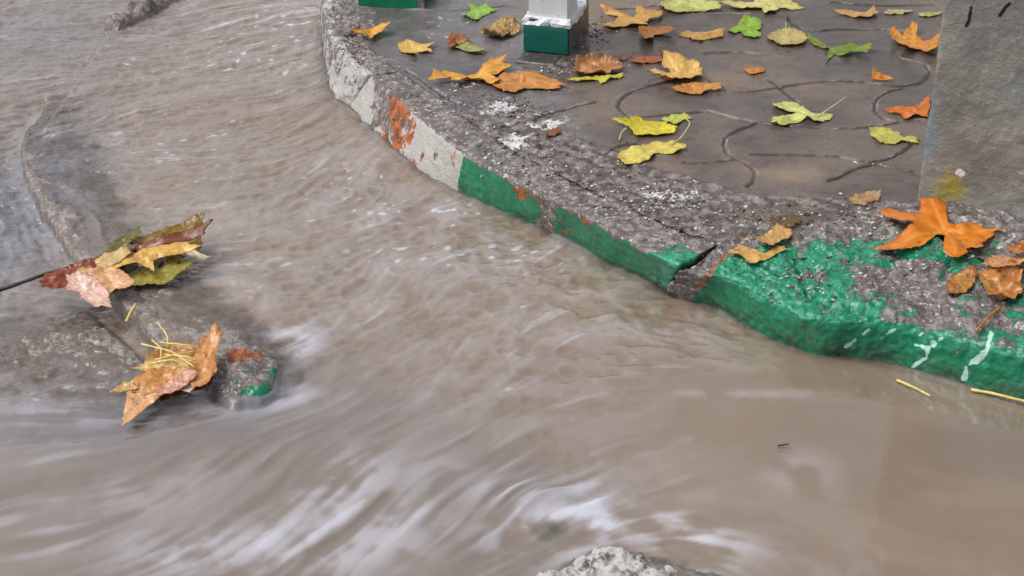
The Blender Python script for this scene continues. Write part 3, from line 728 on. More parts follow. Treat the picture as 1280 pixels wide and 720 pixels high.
def post():
    yaw = rad(-17); ax = np.array([math.cos(yaw), math.sin(yaw), 0]); ay = np.array([-math.sin(yaw), math.cos(yaw), 0])
    fl = at(653, 64, PZ); fr = at(712, 69, PZ)
    hw = np.linalg.norm(fr - fl) / 2; hd = .085
    c = (fl + fr) / 2 + ay * hd; c[2] = PZ
    root = empty('metal_post', tuple(c))
    tag(root, 'white painted square post with a green band at its foot', 'post')
    white = mat_post('white_post_paint', (206, 208, 214), (228, 230, 234), (150, 146, 142))
    green = mat_post('green_post_paint', (4, 88, 78), (10, 104, 90), (20, 70, 62))
    dark = mat_post('dark_grey_foot_colour', (66, 60, 58), (104, 98, 95), (170, 166, 160))  # dark grey for the whole foot behind the green band
    stepm = mat_post('dirty_wet_concrete', (52, 47, 45), (84, 78, 75), (140, 134, 130))
    box_loft('foot', c - np.array([0, 0, .01]), ax, ay, [(0, hw, hd), (.075, hw, hd), (.085, hw * .98, hd * .98)], dark, root, 3, .005)
    # painted skin on the foot's front, and its white rim
    box_loft('green_band', c - ay * (hd + .001) + np.array([0, 0, .004]), ax, ay, [(0, hw * .98, .004), (.052, hw * .97, .004), (.058, hw * .96, .003)], green, root, 5, .0022)
    box_loft('rim', c + np.array([0, 0, .074]), ax, ay, [(-.012, hw * 1.03, hd * 1.03), (-.004, hw * 1.04, hd * 1.04), (.004, hw * .98, hd * .98)], white, root, 9, .012)
    box_loft('shaft', c + np.array([0, 0, .07]) - ay * .03, ax, ay, [(0, hw * .84, .045), (2.2, hw * .84, .045)], white, root, 7, .001)
    box_loft('step', c - ay * (hd + .045) - np.array([0, 0, .01]) - ax * .004, ax, ay, [(0, hw * .86, .036), (.012, hw * .84, .032), (.015, hw * .8, .028)], stepm, root, 8, .004)
post()

# ---------------------------------------------------------------- leaves
def tube(name, P, r, mat, parent=None, taper=.7, n=6, loc=None):
    P = np.asarray(P, float)
    if len(P) < 6: P = smooth_line(resample(P, 14), 2)
    T = np.gradient(P, axis=0); T /= np.linalg.norm(T, axis=1, keepdims=True) + 1e-9
    up = np.array([.13, .21, .97]); A_ = np.cross(T, up); A_ /= np.linalg.norm(A_, axis=1, keepdims=True); B_ = np.cross(A_, T)
    rr = r * np.linspace(1, taper, len(P)) * (1 + .12 * np.sin(np.arange(len(P)) * 2.1))
    a = np.linspace(0, 2 * math.pi, n, endpoint=False)
    G = P[:, None] + rr[:, None, None] * (np.cos(a)[None, :, None] * A_[:, None] + np.sin(a)[None, :, None] * B_[:, None])
    m_ = len(P)
    F = [(i * n + j, i * n + (j + 1) % n, (i + 1) * n + (j + 1) % n, (i + 1) * n + j) for i in range(m_ - 1) for j in range(n)]
    F += [tuple(range(n))[::-1], tuple(range((m_ - 1) * n, m_ * n))]
    c = np.asarray(loc) if loc is not None else P.mean(0)
    o = mesh_obj(name, G.reshape(-1, 3), F, mat, c)
    if parent: o.parent = parent; o.location = Vector(c) - parent.location
    return o

PLANE = [(0, 0), (.07, -.05), (.20, -.09), (.31, -.05), (.26, .02), (.22, .08), (.30, .11), (.40, .18), (.55, .30), (.43, .31), (.40, .37), (.28, .34), (.19, .36),
         (.20, .47), (.26, .58), (.19, .62), (.16, .74), (.08, .86), (0, 1)]
LOBED = [(0, 0), (.12, -.07), (.28, -.02), (.34, .08), (.25, .17), (.20, .24), (.34, .30), (.44, .42), (.40, .55), (.28, .55), (.17, .50), (.15, .58), (.24, .72), (.22, .86), (.11, .97), (0, 1)]
OVAL = [(0, 0), (.12, .03), (.26, .14), (.33, .30), (.34, .46), (.28, .62), (.20, .78), (.10, .92), (0, 1)]
TORN = [(0, 0), (.10, .02), (.25, .10), (.30, .22), (.18, .30), (.28, .42), (.20, .60), (.24, .72), (.10, .86), (0, 1)]
LG = 'fallen autumn leaves strewn about'
def leaf(label, col, pts=None, ctr=None, base=None, tip=None, shape=PLANE, wide=1.0, col2=None, curl=.25, fold=0.0, tilt=(0, 0), lift=0.0, stem=None, stem_mat=None, seed=0, drape=True, edge=None, z=None, crumple=1.0, sr=.0014):
    rg = np.random.RandomState(seed + 100)
    cpx = ctr or ((base[0] * .6 + tip[0] * .4), (base[1] * .6 + tip[1] * .4))
    C = hit(*cpx) if z is None else at(cpx[0], cpx[1], z)
    C = C + np.array([0, 0, lift]); n = np.array([tilt[0], tilt[1], 1.0]); n /= np.linalg.norm(n)
    if pts is not None:
        O = np.array([at_plane(x, y, C, n) for x, y in pts])
    else:
        b, t = at_plane(*base, C, n), at_plane(*tip, C, n); ay = t - b; axx = np.cross(ay, n)
        half = [(x * (1 + .12 * rg.randn()), y + .02 * rg.randn()) for x, y in shape]; half2 = [(-x * (1 + .12 * rg.randn()), y + .02 * rg.randn()) for x, y in shape[1:-1]][::-1]
        O = np.array([b + axx * x * wide + ay * y for x, y in half + half2])
        C = b + ay * .22
    # outline in the leaf's own plane, around the vein junction
    e1 = np.cross(np.array([0, 1, 0]), n); e1 /= np.linalg.norm(e1); e2 = np.cross(n, e1)
    R2 = np.stack([(O - C) @ e1, (O - C) @ e2], -1)
    ang = np.arctan2(R2[:, 1], R2[:, 0]); 
    if np.sum(np.sin(np.diff(np.unwrap(ang)))) < 0: R2 = R2[::-1]
    # dense outline: straight runs with small teeth
    Q = np.concatenate([R2, R2[:1]]); Ls = np.r_[0, np.cumsum(np.linalg.norm(np.diff(Q, axis=0), axis=1))]
    m_ = 216; s = np.linspace(0, Ls[-1], m_, endpoint=False)
    D = np.stack([np.interp(s, Ls, Q[:, 0]), np.interp(s, Ls, Q[:, 1])], -1)
    D *= (1.03 + .11 * fbm(s / Ls[-1] * 46, s * 0 + seed, s * 0, 3) + .035 * (1 - 2 * np.abs((s / Ls[-1] * 31 + .3 * seed) % 1 - .5)))[:, None]
    size = np.linalg.norm(D, axis=1).max()
    rn = 16; rr = np.linspace(0, 1, rn + 1)[1:]
    G = D[None] * rr[:, None, None]
    G = np.concatenate([np.zeros((1, 2)), G.reshape(-1, 2)])
    rho = np.r_[0, np.repeat(rr, m_)]; rabs = np.linalg.norm(G, axis=1); th = np.arctan2(G[:, 1], G[:, 0])
    # lobe axes = outline vertices that stick out
    rv = np.linalg.norm(R2, axis=1); av = np.arctan2(R2[:, 1], R2[:, 0])
    tips = [i for i in range(len(rv)) if rv[i] >= rv[i - 1] and rv[i] >= rv[(i + 1) % len(rv)] and rv[i] > .35 * rv.max()]
    vein = np.zeros(len(G)); 
    for i in tips:
        da = np.angle(np.exp(1j * (th - av[i]))); perp = rabs * np.sin(da)
        w = (.0014 + .0012 * (1 - rho)) * (size / .09)
        vein = np.maximum(vein, np.exp(-(perp / w) ** 2) * (np.abs(da) < 1.2) * (rabs < rv[i]))
        side = np.exp(-(((np.abs(perp) * .9 - rabs * np.cos(da)) % (size * .16) - size * .08) / (.0011)) ** 2) * (np.abs(da) < .5) * (rabs > .2 * size)
        vein = np.maximum(vein, .45 * side)
    zz = .45 * curl * size * (rabs / size) ** 2 * (.35 + .65 * (1 + np.sin(th * 2 + seed * 1.7) * .6 + .7 * fbm(np.cos(th) * 1.6 + seed, np.sin(th) * 1.6, th * 0, 2)))
    zz += crumple * .085 * size * fbm(G[:, 0] / size * 3.1 + seed, G[:, 1] / size * 3.1, G[:, 0] * 0 + seed, 3) + .02 * size * crumple * fbm(G[:, 0] / size * 8, G[:, 1] / size * 8, G[:, 0] * 0 + seed, 2)
    zz -= .0012 * vein
    if fold:
        fa = av[tips[0]] if tips else 0
        zz += fold * np.abs(rabs * np.sin(th - fa))
    V = C + G[:, :1] * e1 + G[:, 1:] * e2 + zz[:, None] * n
    if drape:
        sub = np.arange(0, len(V), 7)
        tz = np.array([top_z(V[i, 0], V[i, 1]) for i in sub])
        ok = tz > -.5
        if ok.any() and not lift:
            gap = (V[sub, 2] - tz)[ok]; V[:, 2] -= np.percentile(gap, 12) - .0015
        for i in range(len(V)):
            t_ = top_z(V[i, 0], V[i, 1])
            if t_ > -.5 and V[i, 2] < t_ + .0012: V[i, 2] = t_ + .0012
    F = [(0, 1 + j, 1 + (j + 1) % m_) for j in range(m_)]
    F += [(1 + k_ * m_ + j, 1 + (k_ + 1) * m_ + j, 1 + (k_ + 1) * m_ + (j + 1) % m_, 1 + k_ * m_ + (j + 1) % m_) for k_ in range(rn - 1) for j in range(m_)]
    g_ = np.array([1.0, 1.03, 1.12]); c1 = lin(np.minimum(np.array(col) * g_, 255)); c2 = lin(col2) if col2 else c1 * np.array([.80, .68, .58]); ce = lin(edge) if edge else c1 * np.array([.78, .62, .5])
    f = np.clip(.5 + .9 * fbm(G[:, 0] / size * 2.2 + seed * 3, G[:, 1] / size * 2.2, G[:, 0] * 0 + seed, 4), 0, 1)[:, None]
    cc = c1 * (1 - f * .75) + c2 * f * .75
    ed = sstep(.80, 1.0, rho + .25 * fbm(G[:, 0] / size * 5, G[:, 1] / size * 5, G[:, 0] * 0 + 4 + seed, 3))[:, None] * .55
    cc = cc * (1 - ed) + ce * ed
    vl = np.minimum(c1 * 1.3 + .05, .8); cc = cc * (1 - .65 * vein[:, None]) + vl * .65 * vein[:, None]
    loc = C.copy(); loc[2] = V[:, 2].min()
    o = mesh_obj('fallen_leaf', V, F, M_LEAF, loc, attrs={'blade': np.clip(cc, 0, 1), 'vein': vein})
    md = o.modifiers.new('thick', 'SOLIDIFY'); md.thickness = .0007; md.offset = 1
    tag(o, label, 'leaf', LG)
    if stem:
        P = []
        for i, s_ in enumerate(stem):
            h_ = s_[2] if len(s_) > 2 else .004
            p = at_plane(s_[0], s_[1], np.array([C[0], C[1], V[:, 2].min() + h_]), np.array([0, 0, 1.0])); P.append(p)
        tube('leaf_stem', P, sr, stem_mat or M_STEM, o, .8)
    return o
def cr(pts, ox, oy, s): return [(ox + x / s, oy + y / s) for x, y in pts]

# around the post
leaf('lime green star leaf lying left of the post near the top edge', (150, 186, 70), cr([(890, 95), (940, 70), (925, 30), (985, 45), (1030, 28), (1050, 55), (1100, 65), (1050, 85), (1010, 100), (970, 130), (940, 115)], 390, 0, 4.74), cr([(985, 75)], 390, 0, 4.74)[0], seed=1, curl=.15)
leaf('yellow orange folded leaf on the corner kerb, farthest left on the pavement', (222, 160, 60), cr([(235, 220), (300, 205), (350, 180), (440, 178), (470, 190), (400, 215), (350, 242), (320, 225), (260, 235)], 390, 0, 4.74), cr([(350, 210)], 390, 0, 4.74)[0], seed=2, fold=.4, edge=(90, 50, 24))
leaf('small dark brown curled scrap at the left tip of the folded orange leaf', (92, 52, 30), base=(437, 44), tip=(450, 38), shape=TORN, seed=3, curl=.7)
leaf('pale yellow leaf with pointed lobes, alone on the kerb between corner block and post', (228, 184, 96), cr([(505, 280), (570, 255), (640, 270), (740, 275), (680, 300), (715, 325), (660, 320), (610, 310), (625, 350), (580, 335), (530, 310)], 390, 0, 4.74), cr([(600, 290)], 390, 0, 4.74)[0], seed=4, curl=.3)
leaf('rust brown crumpled leaf left of the post, touching an olive leaf', (158, 92, 40), cr([(800, 265), (830, 220), (890, 225), (930, 245), (910, 270), (860, 290), (820, 300)], 390, 0, 4.74), cr([(860, 258)], 390, 0, 4.74)[0], seed=5, curl=.6, crumple=2)
leaf('olive green leaf touching the rust brown crumpled leaf left of the post', (166, 164, 92), cr([(850, 295), (900, 265), (970, 280), (1030, 310), (990, 330), (940, 325), (910, 310)], 390, 0, 4.74), cr([(940, 300)], 390, 0, 4.74)[0], seed=6, curl=.35)
leaf('shrivelled striped tan leaf hard against the left side of the post', (176, 140, 72), cr([(1005, 205), (1060, 175), (1120, 150), (1215, 165), (1230, 200), (1160, 230), (1090, 250), (1040, 240)], 390, 0, 4.74), cr([(1120, 200)], 390, 0, 4.74)[0], seed=7, curl=.7, crumple=2.4, col2=(120, 86, 40))
leaf('brown flattened leaf partly under the big orange and yellow star leaf', (206, 140, 64), [(618, 100), (650, 90), (675, 96), (705, 110), (690, 114), (660, 112), (640, 118), (618, 112)], (652, 104), seed=8, curl=.1, col2=(178, 104, 48))
leaf('big orange and yellow star leaf in front of the post foot', (228, 168, 58), cr([(690, 510), (730, 465), (800, 450), (870, 465), (930, 455), (985, 440), (1040, 385), (1140, 370), (1120, 400), (1175, 415), (1100, 450), (1060, 465), (1110, 495), (1080, 520), (1000, 500), (940, 490), (890, 515), (840, 520), (830, 480), (760, 485)], 390, 0, 4.74), cr([(950, 470)], 390, 0, 4.74)[0], seed=9, curl=.25, col2=(212, 122, 34), fold=.0)
leaf('golden tan leaf with spread lobes, behind and right of the post', (220, 168, 84), cr([(560, 75), (640, 78), (700, 95), (775, 105), (790, 62), (840, 85), (925, 90), (920, 120), (860, 130), (830, 150), (850, 165), (790, 170), (720, 165), (650, 180), (570, 160), (640, 145), (680, 110), (620, 100)], 630, 0, 4.74), cr([(770, 125)], 630, 0, 4.74)[0], seed=10, curl=.3)
leaf('brown orange folded leaf just below the golden tan leaf right of the post', (192, 128, 58), cr([(800, 190), (860, 180), (930, 175), (990, 180), (1020, 215), (960, 225), (890, 215), (880, 260), (830, 262), (805, 230)], 630, 0, 4.74), cr([(890, 205)], 630, 0, 4.74)[0], seed=11, curl=.35, fold=.2)
leaf('long yellow tan leaf pointing right, right of the brown orange folded one', (222, 172, 90), cr([(1035, 215), (1090, 195), (1180, 195), (1290, 195), (1300, 230), (1200, 235), (1170, 250), (1120, 240), (1090, 225)], 630, 0, 4.74), cr([(1150, 218)], 630, 0, 4.74)[0], seed=12, curl=.2)
leaf('brown curled leaf in front of the right corner of the post foot', (196, 136, 78), cr([(415, 430), (440, 385), (520, 365), (640, 370), (700, 395), (690, 430), (600, 450), (500, 460), (440, 455)], 630, 0, 4.74), cr([(560, 415)], 630, 0, 4.74)[0], seed=13, curl=.75, crumple=2, col2=(140, 88, 44), edge=(120, 70, 36))
leaf('thin yellow green leaf sticking out from under the brown curled leaf', (206, 196, 72), cr([(370, 485), (450, 475), (520, 460), (540, 450), (600, 462), (700, 448), (690, 465), (620, 475), (575, 500), (560, 480), (470, 490)], 630, 0, 4.74), cr([(560, 470)], 630, 0, 4.74)[0], seed=14, curl=.1)
leaf('cupped yellow tan leaf with a raised edge, mid paving right of the post', (222, 176, 92), cr([(810, 450), (900, 440), (990, 445), (940, 410), (950, 365), (1010, 385), (1120, 400), (1165, 440), (1175, 475), (1110, 500), (1000, 510), (900, 495), (980, 475), (900, 460)], 630, 0, 4.74), cr([(1040, 450)], 630, 0, 4.74)[0], seed=15, curl=.5, crumple=1.6)
leaf('flat orange brown leaf tucked below the cupped yellow tan leaf', (206, 142, 62), cr([(990, 545), (1060, 515), (1150, 510), (1280, 515), (1275, 545), (1200, 550), (1160, 568), (1090, 565)], 630, 0, 4.74), cr([(1140, 535)], 630, 0, 4.74)[0], seed=16, curl=.12)
leaf('narrow rusty leaf with an upright stalk, above the cupped yellow tan leaf', (176, 104, 50), cr([(740, 365), (800, 350), (880, 345), (950, 350), (940, 370), (860, 380), (790, 385)], 630, 0, 4.74), cr([(850, 365)], 630, 0, 4.74)[0], seed=17, curl=.2, stem=[(829, 74, .005), (826, 66, .02), (824, 56, .04)], stem_mat=M_STEMB)
leaf('purple brown scrap of leaf right of the brown curled leaf by the post', (112, 78, 72), base=(766, 76), tip=(792, 72), shape=TORN, seed=18, curl=.5)
leaf('pale yellow green leaf at the top edge, right of the post', (204, 204, 112), cr([(920, 60), (950, 20), (1020, 0), (1120, -10), (1270, 40), (1280, 75), (1200, 70), (1120, 72), (1040, 80), (960, 75)], 630, 0, 4.74), cr([(1080, 40)], 630, 0, 4.74)[0], seed=19, curl=.2)
leaf('big pale yellow star leaf, farthest back on the paving between post and pillar', (226, 214, 120), cr([(55, 28), (120, 18), (200, 10), (235, -20), (330, -10), (345, 15), (400, 38), (350, 42), (300, 35), (280, 55), (240, 58), (230, 40), (150, 42)], 880, 0, 3.2), cr([(260, 20)], 880, 0, 3.2)[0], seed=20, curl=.15)
leaf('bright lime green leaf with round lobes, below the big pale star leaf', (152, 192, 52), cr([(95, 125), (130, 105), (155, 80), (200, 78), (230, 95), (222, 122), (205, 130), (232, 145), (205, 155), (160, 150), (145, 130), (120, 140)], 880, 0, 3.2), cr([(170, 120)], 880, 0, 3.2)[0], seed=21, curl=.1)
leaf('round yellow tan leaf with a short stalk pointing away, beside the dark green folded leaf', (206, 184, 108), cr([(250, 150), (290, 135), (330, 128), (390, 140), (412, 160), (390, 180), (340, 188), (290, 185), (265, 165)], 880, 0, 3.2), cr([(330, 158)], 880, 0, 3.2)[0], seed=22, curl=.3, stem=[(983, 40), (982, 28)])
leaf('dark green folded leaf with thin lobes in the middle of the paving', (110, 132, 40), cr([(410, 150), (450, 165), (500, 190), (540, 195), (600, 190), (665, 205), (650, 225), (600, 215), (560, 230), (520, 220), (495, 248), (490, 235), (500, 205), (450, 190), (420, 170)], 880, 0, 3.2), cr([(515, 207)], 880, 0, 3.2)[0], seed=23, curl=.35, col2=(160, 160, 60))
leaf('tan leaf with an upturned tip, far back left of the pillar', (206, 156, 88), cr([(520, 52), (590, 48), (640, 55), (675, 40), (698, 60), (660, 75), (600, 72)], 880, 0, 3.2), cr([(620, 60)], 880, 0, 3.2)[0], seed=24, curl=.3)
leaf('thin pale scrap of leaf far back, left of another beside the pillar', (196, 178, 120), base=(1105, 17), tip=(1141, 15), shape=OVAL, wide=.7, seed=25, curl=.1)
leaf('thin pale green scrap touching the far edge of the pillar', (186, 178, 110), base=(1148, 20), tip=(1178, 17), shape=OVAL, wide=.7, seed=26, curl=.1)
leaf('curled orange and yellow leaf leaning beside the pillar, upper of two orange ones', (222, 152, 54), cr([(745, 145), (760, 140), (790, 160), (830, 125), (850, 135), (848, 160), (880, 175), (932, 165), (930, 232), (890, 225), (860, 205), (820, 215), (790, 205), (800, 190), (755, 185)], 880, 0, 3.2), cr([(845, 180)], 880, 0, 3.2)[0], seed=27, curl=.6, col2=(210, 120, 40))
leaf('tiny orange leaf right of the cupped yellow tan leaf', (208, 132, 50), base=(934, 92), tip=(955, 88), shape=TORN, wide=1.5, seed=28, curl=.5)
leaf('small orange leaf scrap standing on a paver joint', (212, 134, 40), cr([(672, 325), (675, 280), (700, 300), (730, 310), (760, 328), (720, 330)], 880, 0, 3.2), cr([(700, 318)], 880, 0, 3.2)[0], seed=29, curl=.4, tilt=(0, -.4))
leaf('yellow green lobed leaf with a long straight stalk pointing to the pillar', (206, 204, 112), cr([(280, 418), (330, 410), (375, 415), (395, 445), (430, 460), (480, 455), (515, 465), (495, 485), (440, 495), (410, 480), (370, 495), (320, 508), (270, 500), (290, 482), (340, 470), (385, 465), (340, 460), (290, 440)], 880, 0, 3.2), cr([(420, 468)], 880, 0, 3.2)[0], seed=30, curl=.1, stem=[(1022, 145), (1035, 137, .008), (1058, 121, .014)])
leaf('deep orange leaf against the pillar, lower of two orange ones', (212, 118, 44), cr([(715, 455), (770, 440), (830, 440), (890, 405), (902, 425), (890, 475), (845, 470), (810, 482), (790, 462)], 880, 0, 3.2), cr([(830, 455)], 880, 0, 3.2)[0], seed=31, curl=.3)
leaf('flat yellow green leaf nearest the left side of the pillar', (196, 190, 82), cr([(668, 520), (720, 518), (775, 535), (790, 550), (850, 560), (845, 578), (790, 572), (760, 580), (700, 575), (670, 545)], 880, 0, 3.2), cr([(740, 550)], 880, 0, 3.2)[0], seed=32, curl=.12)
leaf('bright lemon yellow leaf with a twisted edge, behind the broad yellow one', (224, 206, 44), cr([(340, 105), (440, 95), (470, 82), (500, 95), (600, 105), (655, 130), (640, 150), (560, 162), (470, 168), (455, 150), (400, 120)], 680, 130, 4), cr([(530, 130)], 680, 130, 4)[0], seed=33, curl=.35, col2=(176, 158, 30), stem=[(783, 160, .012), (777, 165, .008), (774, 175, .004)])
leaf('broad yellow leaf with a long bent stalk, nearest the kerb edge of the paving', (222, 204, 92), cr([(370, 268), (400, 240), (470, 215), (560, 195), (640, 205), (690, 220), (695, 240), (640, 255), (600, 240), (560, 250), (530, 285), (470, 300), (410, 315)], 680, 130, 4), cr([(530, 245)], 680, 130, 4)[0], seed=34, curl=.15, stem=[(838, 181), (852, 172, .01), (864, 153, .018), (858, 149, .016)])
leaf('small pale green leaf over the end of the bent stalk', (190, 196, 84), cr([(590, 85), (640, 62), (700, 55), (740, 85), (700, 80), (660, 110), (620, 95)], 680, 130, 4), cr([(660, 82)], 680, 130, 4)[0], seed=35, curl=.2)
# on the near kerb
leaf('big vivid orange maple like leaf on the green kerb in front of the pillar', (222, 130, 34), cr([(555, 205), (640, 195), (755, 200), (760, 150), (800, 140), (880, 165), (895, 235), (930, 245), (1000, 228), (1060, 245), (1150, 265), (1110, 300), (1065, 315), (1060, 370), (1020, 365), (1000, 350), (985, 385), (940, 395), (872, 385), (880, 305), (840, 295), (790, 335), (640, 375), (555, 370), (640, 310), (740, 262), (650, 240)], 960, 225, 4), cr([(885, 262)], 960, 225, 4)[0], seed=36, curl=.2, col2=(204, 104, 26), edge=(190, 90, 40))
leaf('crumpled tan brown leaf with a long stalk hanging towards the water, at the right edge', (196, 134, 66), cr([(1050, 500), (1100, 470), (1160, 455), (1230, 465), (1260, 500), (1262, 580), (1220, 620), (1160, 630), (1090, 590), (1070, 540)], 960, 225, 4), cr([(1160, 540)], 960, 225, 4)[0], seed=37, curl=.45, crumple=2.2, stem=[(1250, 384, .006), (1236, 396, .01), (1220, 414, .004)], stem_mat=M_STEMB, sr=.0028, col2=(166, 98, 44))
leaf('peach coloured folded leaf above the crumpled tan brown one', (218, 158, 104), cr([(1072, 435), (1120, 400), (1200, 385), (1290, 390), (1310, 430), (1230, 450), (1150, 455)], 960, 225, 4), cr([(1190, 425)], 960, 225, 4)[0], seed=38, curl=.3, lift=.012, fold=.2)
leaf('small brown curled leaf left of the crumpled tan brown one', (152, 96, 50), cr([(885, 545), (920, 485), (1000, 475), (1045, 480), (1030, 520), (985, 570), (920, 575)], 960, 225, 4), cr([(960, 525)], 960, 225, 4)[0], seed=39, curl=.6, crumple=1.8, col2=(196, 142, 70))
leaf('orange brown leaf cut off by the right edge, topmost of its little heap', (198, 124, 54), cr([(1190, 370), (1230, 335), (1290, 320), (1340, 330), (1350, 370), (1280, 385), (1230, 390)], 960, 225, 4), cr([(1270, 355)], 960, 225, 4)[0], seed=40, curl=.35, lift=.02)
leaf('tan leaf flap standing in the kerb joint, upper half of the pair there', (200, 158, 86), cr([(1060, 305), (1130, 260), (1160, 235), (1225, 265), (1235, 290), (1180, 310), (1140, 340), (1100, 330)], 680, 230, 4), cr([(1150, 290)], 680, 230, 4)[0], seed=41, curl=.3)
leaf('yellow tan lobed leaf lying across the joint of the green kerb blocks', (214, 170, 88), cr([(920, 370), (985, 340), (1060, 350), (1100, 365), (1150, 345), (1215, 350), (1150, 375), (1110, 400), (1030, 412), (1000, 385)], 680, 230, 4), cr([(1070, 375)], 680, 230, 4)[0], seed=42, curl=.3)
leaf('dark olive rotten leaf in the grit behind the kerb joint', (104, 82, 40), base=(968, 284), tip=(1000, 276), shape=TORN, wide=1.5, seed=43, curl=.3)
leaf('small tan leaf scrap in the grit left of the pillar foot', (176, 138, 94), base=(1066, 256), tip=(1100, 244), shape=TORN, wide=1.0, seed=44, curl=.2)
leaf('tiny rust brown scrap in the crack on the kerb top, left of the yellow leaves', (140, 84, 50), base=(684, 170), tip=(700, 164), shape=TORN, wide=1.3, seed=45, curl=.3)

# bundle caught on the drowned kerb stone
o3 = (0, 180, 3)
def bleaf(label, col, pts, ctr, z, seed, o=o3, **kw):
    pts = [(ctr[0] + (x - ctr[0]) * 1.32, ctr[1] + (y - ctr[1]) * 1.32) for x, y in pts]
    kw.setdefault('curl', .25)
    return leaf(label, col, cr(pts, *o), cr([ctr], *o)[0], z=z, seed=seed, drape=False, tilt=kw.pop('tilt', (0, -.25)), **kw)
bleaf('dark brown olive leaf, farthest right and largest of the upper drift', (112, 84, 28), [(540, 375), (600, 345), (650, 325), (690, 310), (740, 295), (730, 345), (735, 385), (715, 400), (690, 380), (620, 372)], (670, 350), .040, 51, col2=(150, 118, 36), curl=.4)
bleaf('dark olive green leaf sticking up at the top of the upper drift', (98, 96, 40), [(410, 405), (440, 365), (500, 335), (510, 345), (480, 375), (440, 405)], (455, 380), .040, 52, col2=(130, 120, 50))
bleaf('olive yellow leaf underneath the upper drift, low on its right', (160, 146, 56), [(480, 520), (520, 480), (570, 455), (640, 445), (685, 458), (660, 480), (610, 515), (550, 520)], (580, 485), .026, 54)
bleaf('golden yellow long leaf in the middle of the upper drift', (222, 172, 78), [(420, 470), (480, 435), (540, 400), (600, 388), (660, 390), (705, 405), (640, 420), (570, 430), (575, 460), (530, 440), (490, 450), (440, 475)], (560, 415), .050, 53)
bleaf('rust red leaf at the left end of the upper drift by the twig', (140, 62, 26), [(178, 520), (200, 490), (260, 470), (320, 455), (330, 475), (290, 510), (240, 530), (190, 535)], (255, 498), .038, 55, col2=(110, 46, 22))
bleaf('tan yellow narrow leaf above the pale pink one in the upper drift', (206, 172, 104), [(300, 495), (340, 455), (390, 425), (450, 410), (460, 425), (430, 450), (380, 470), (330, 490)], (385, 450), .046, 56)
bleaf('pale pink leaf pointing down at the front of the upper drift', (226, 184, 160), [(270, 550), (275, 510), (300, 500), (350, 515), (385, 550), (397, 605), (350, 595), (315, 570), (300, 540)], (330, 545), .038, 57, col2=(210, 164, 136), edge=(190, 140, 110))
bleaf('peach leaf beside the pale pink one in the upper drift', (224, 170, 116), [(355, 490), (410, 478), (460, 490), (487, 520), (470, 535), (430, 535), (405, 560), (395, 530), (360, 505)], (425, 515), .042, 58, col2=(204, 144, 92))
bleaf('brown leaf curled along the back of the upper drift', (120, 66, 34), [(330, 470), (420, 425), (520, 385), (640, 360), (715, 352), (700, 372), (600, 390), (500, 420), (400, 460)], (520, 402), .042, 59, curl=.3)
bleaf('dark brown wet leaf underneath the middle of the upper drift', (84, 54, 32), [(300, 520), (360, 460), (470, 440), (580, 440), (640, 450), (560, 500), (450, 530), (370, 540)], (460, 485), .020, 48)
bleaf('tan curled leaf behind the dark brown olive leaf of the upper drift', (172, 130, 64), [(500, 380), (560, 345), (630, 335), (660, 352), (600, 380), (540, 400)], (580, 365), .032, 49, curl=.5)
bleaf('small cream leaf tip at the right end of the upper drift', (222, 204, 160), [(690, 400), (720, 398), (772, 425), (760, 440), (720, 420)], (725, 412), .036, 50)
tw = [at(-90, 385, .012), at(-30, 370, .02), at(8, 360, .026), at(58, 342, .034), at(110, 330, .038), at(170, 312, .042)]
tag(tube('twig', resample(tw, 40), .0042, M_TWIG, taper=.6, n=8), 'dark thin twig running from the left edge into the upper leaf drift', 'twig')
ob = (0, 350, 3)
bleaf('peach leaf trailing in the water, lowest of the lower drift', (224, 168, 112), [(480, 520), (490, 460), (500, 420), (560, 415), (610, 420), (560, 465), (510, 510)], (535, 450), .022, 61, ob)
bleaf('orange tan leaf lying across the middle of the lower drift', (210, 146, 76), [(530, 410), (545, 370), (590, 345), (640, 340), (700, 345), (735, 310), (740, 350), (700, 365), (640, 400), (600, 410), (570, 415)], (620, 375), .032, 62, ob)
bleaf('pinkish leaf at the front of the lower drift', (214, 160, 126), [(600, 420), (630, 390), (690, 355), (718, 368), (690, 395), (640, 420)], (655, 395), .036, 63, ob)
bleaf('orange leaf standing up at the right end of the lower drift', (214, 150, 84), [(715, 350), (750, 270), (800, 225), (818, 240), (795, 300), (802, 335), (770, 380), (735, 390)], (765, 330), .042, 64, ob, curl=.35)
bleaf('yellow tan pointed leaf at the left tip of the lower drift', (216, 172, 104), [(430, 418), (470, 390), (520, 375), (535, 395), (500, 410)], (485, 400), .030, 65, ob)
bleaf('dark wet brown leaf at the bottom of the lower drift, half in the water', (122, 76, 40), [(560, 430), (600, 380), (690, 370), (770, 385), (740, 410), (680, 430), (620, 440)], (660, 405), .020, 68, ob)
bleaf('tan leaf at the back of the lower drift, under the straws', (190, 138, 78), [(570, 330), (590, 280), (650, 250), (720, 265), (750, 300), (690, 325), (630, 335)], (660, 295), .030, 69, ob, crumple=1.8)
bleaf('small whitish leaf scrap below the pinkish leaf of the lower drift', (226, 214, 180), [(680, 410), (700, 392), (728, 400), (710, 420)], (705, 407), .030, 66, ob)
bleaf('pale yellow leaf under the straw on the lower drift', (218, 184, 108), [(530, 335), (570, 315), (630, 300), (740, 310), (700, 335), (640, 345), (590, 345)], (620, 322), .038, 67, ob)
sg = 'yellow straws in the lower leaf drift'
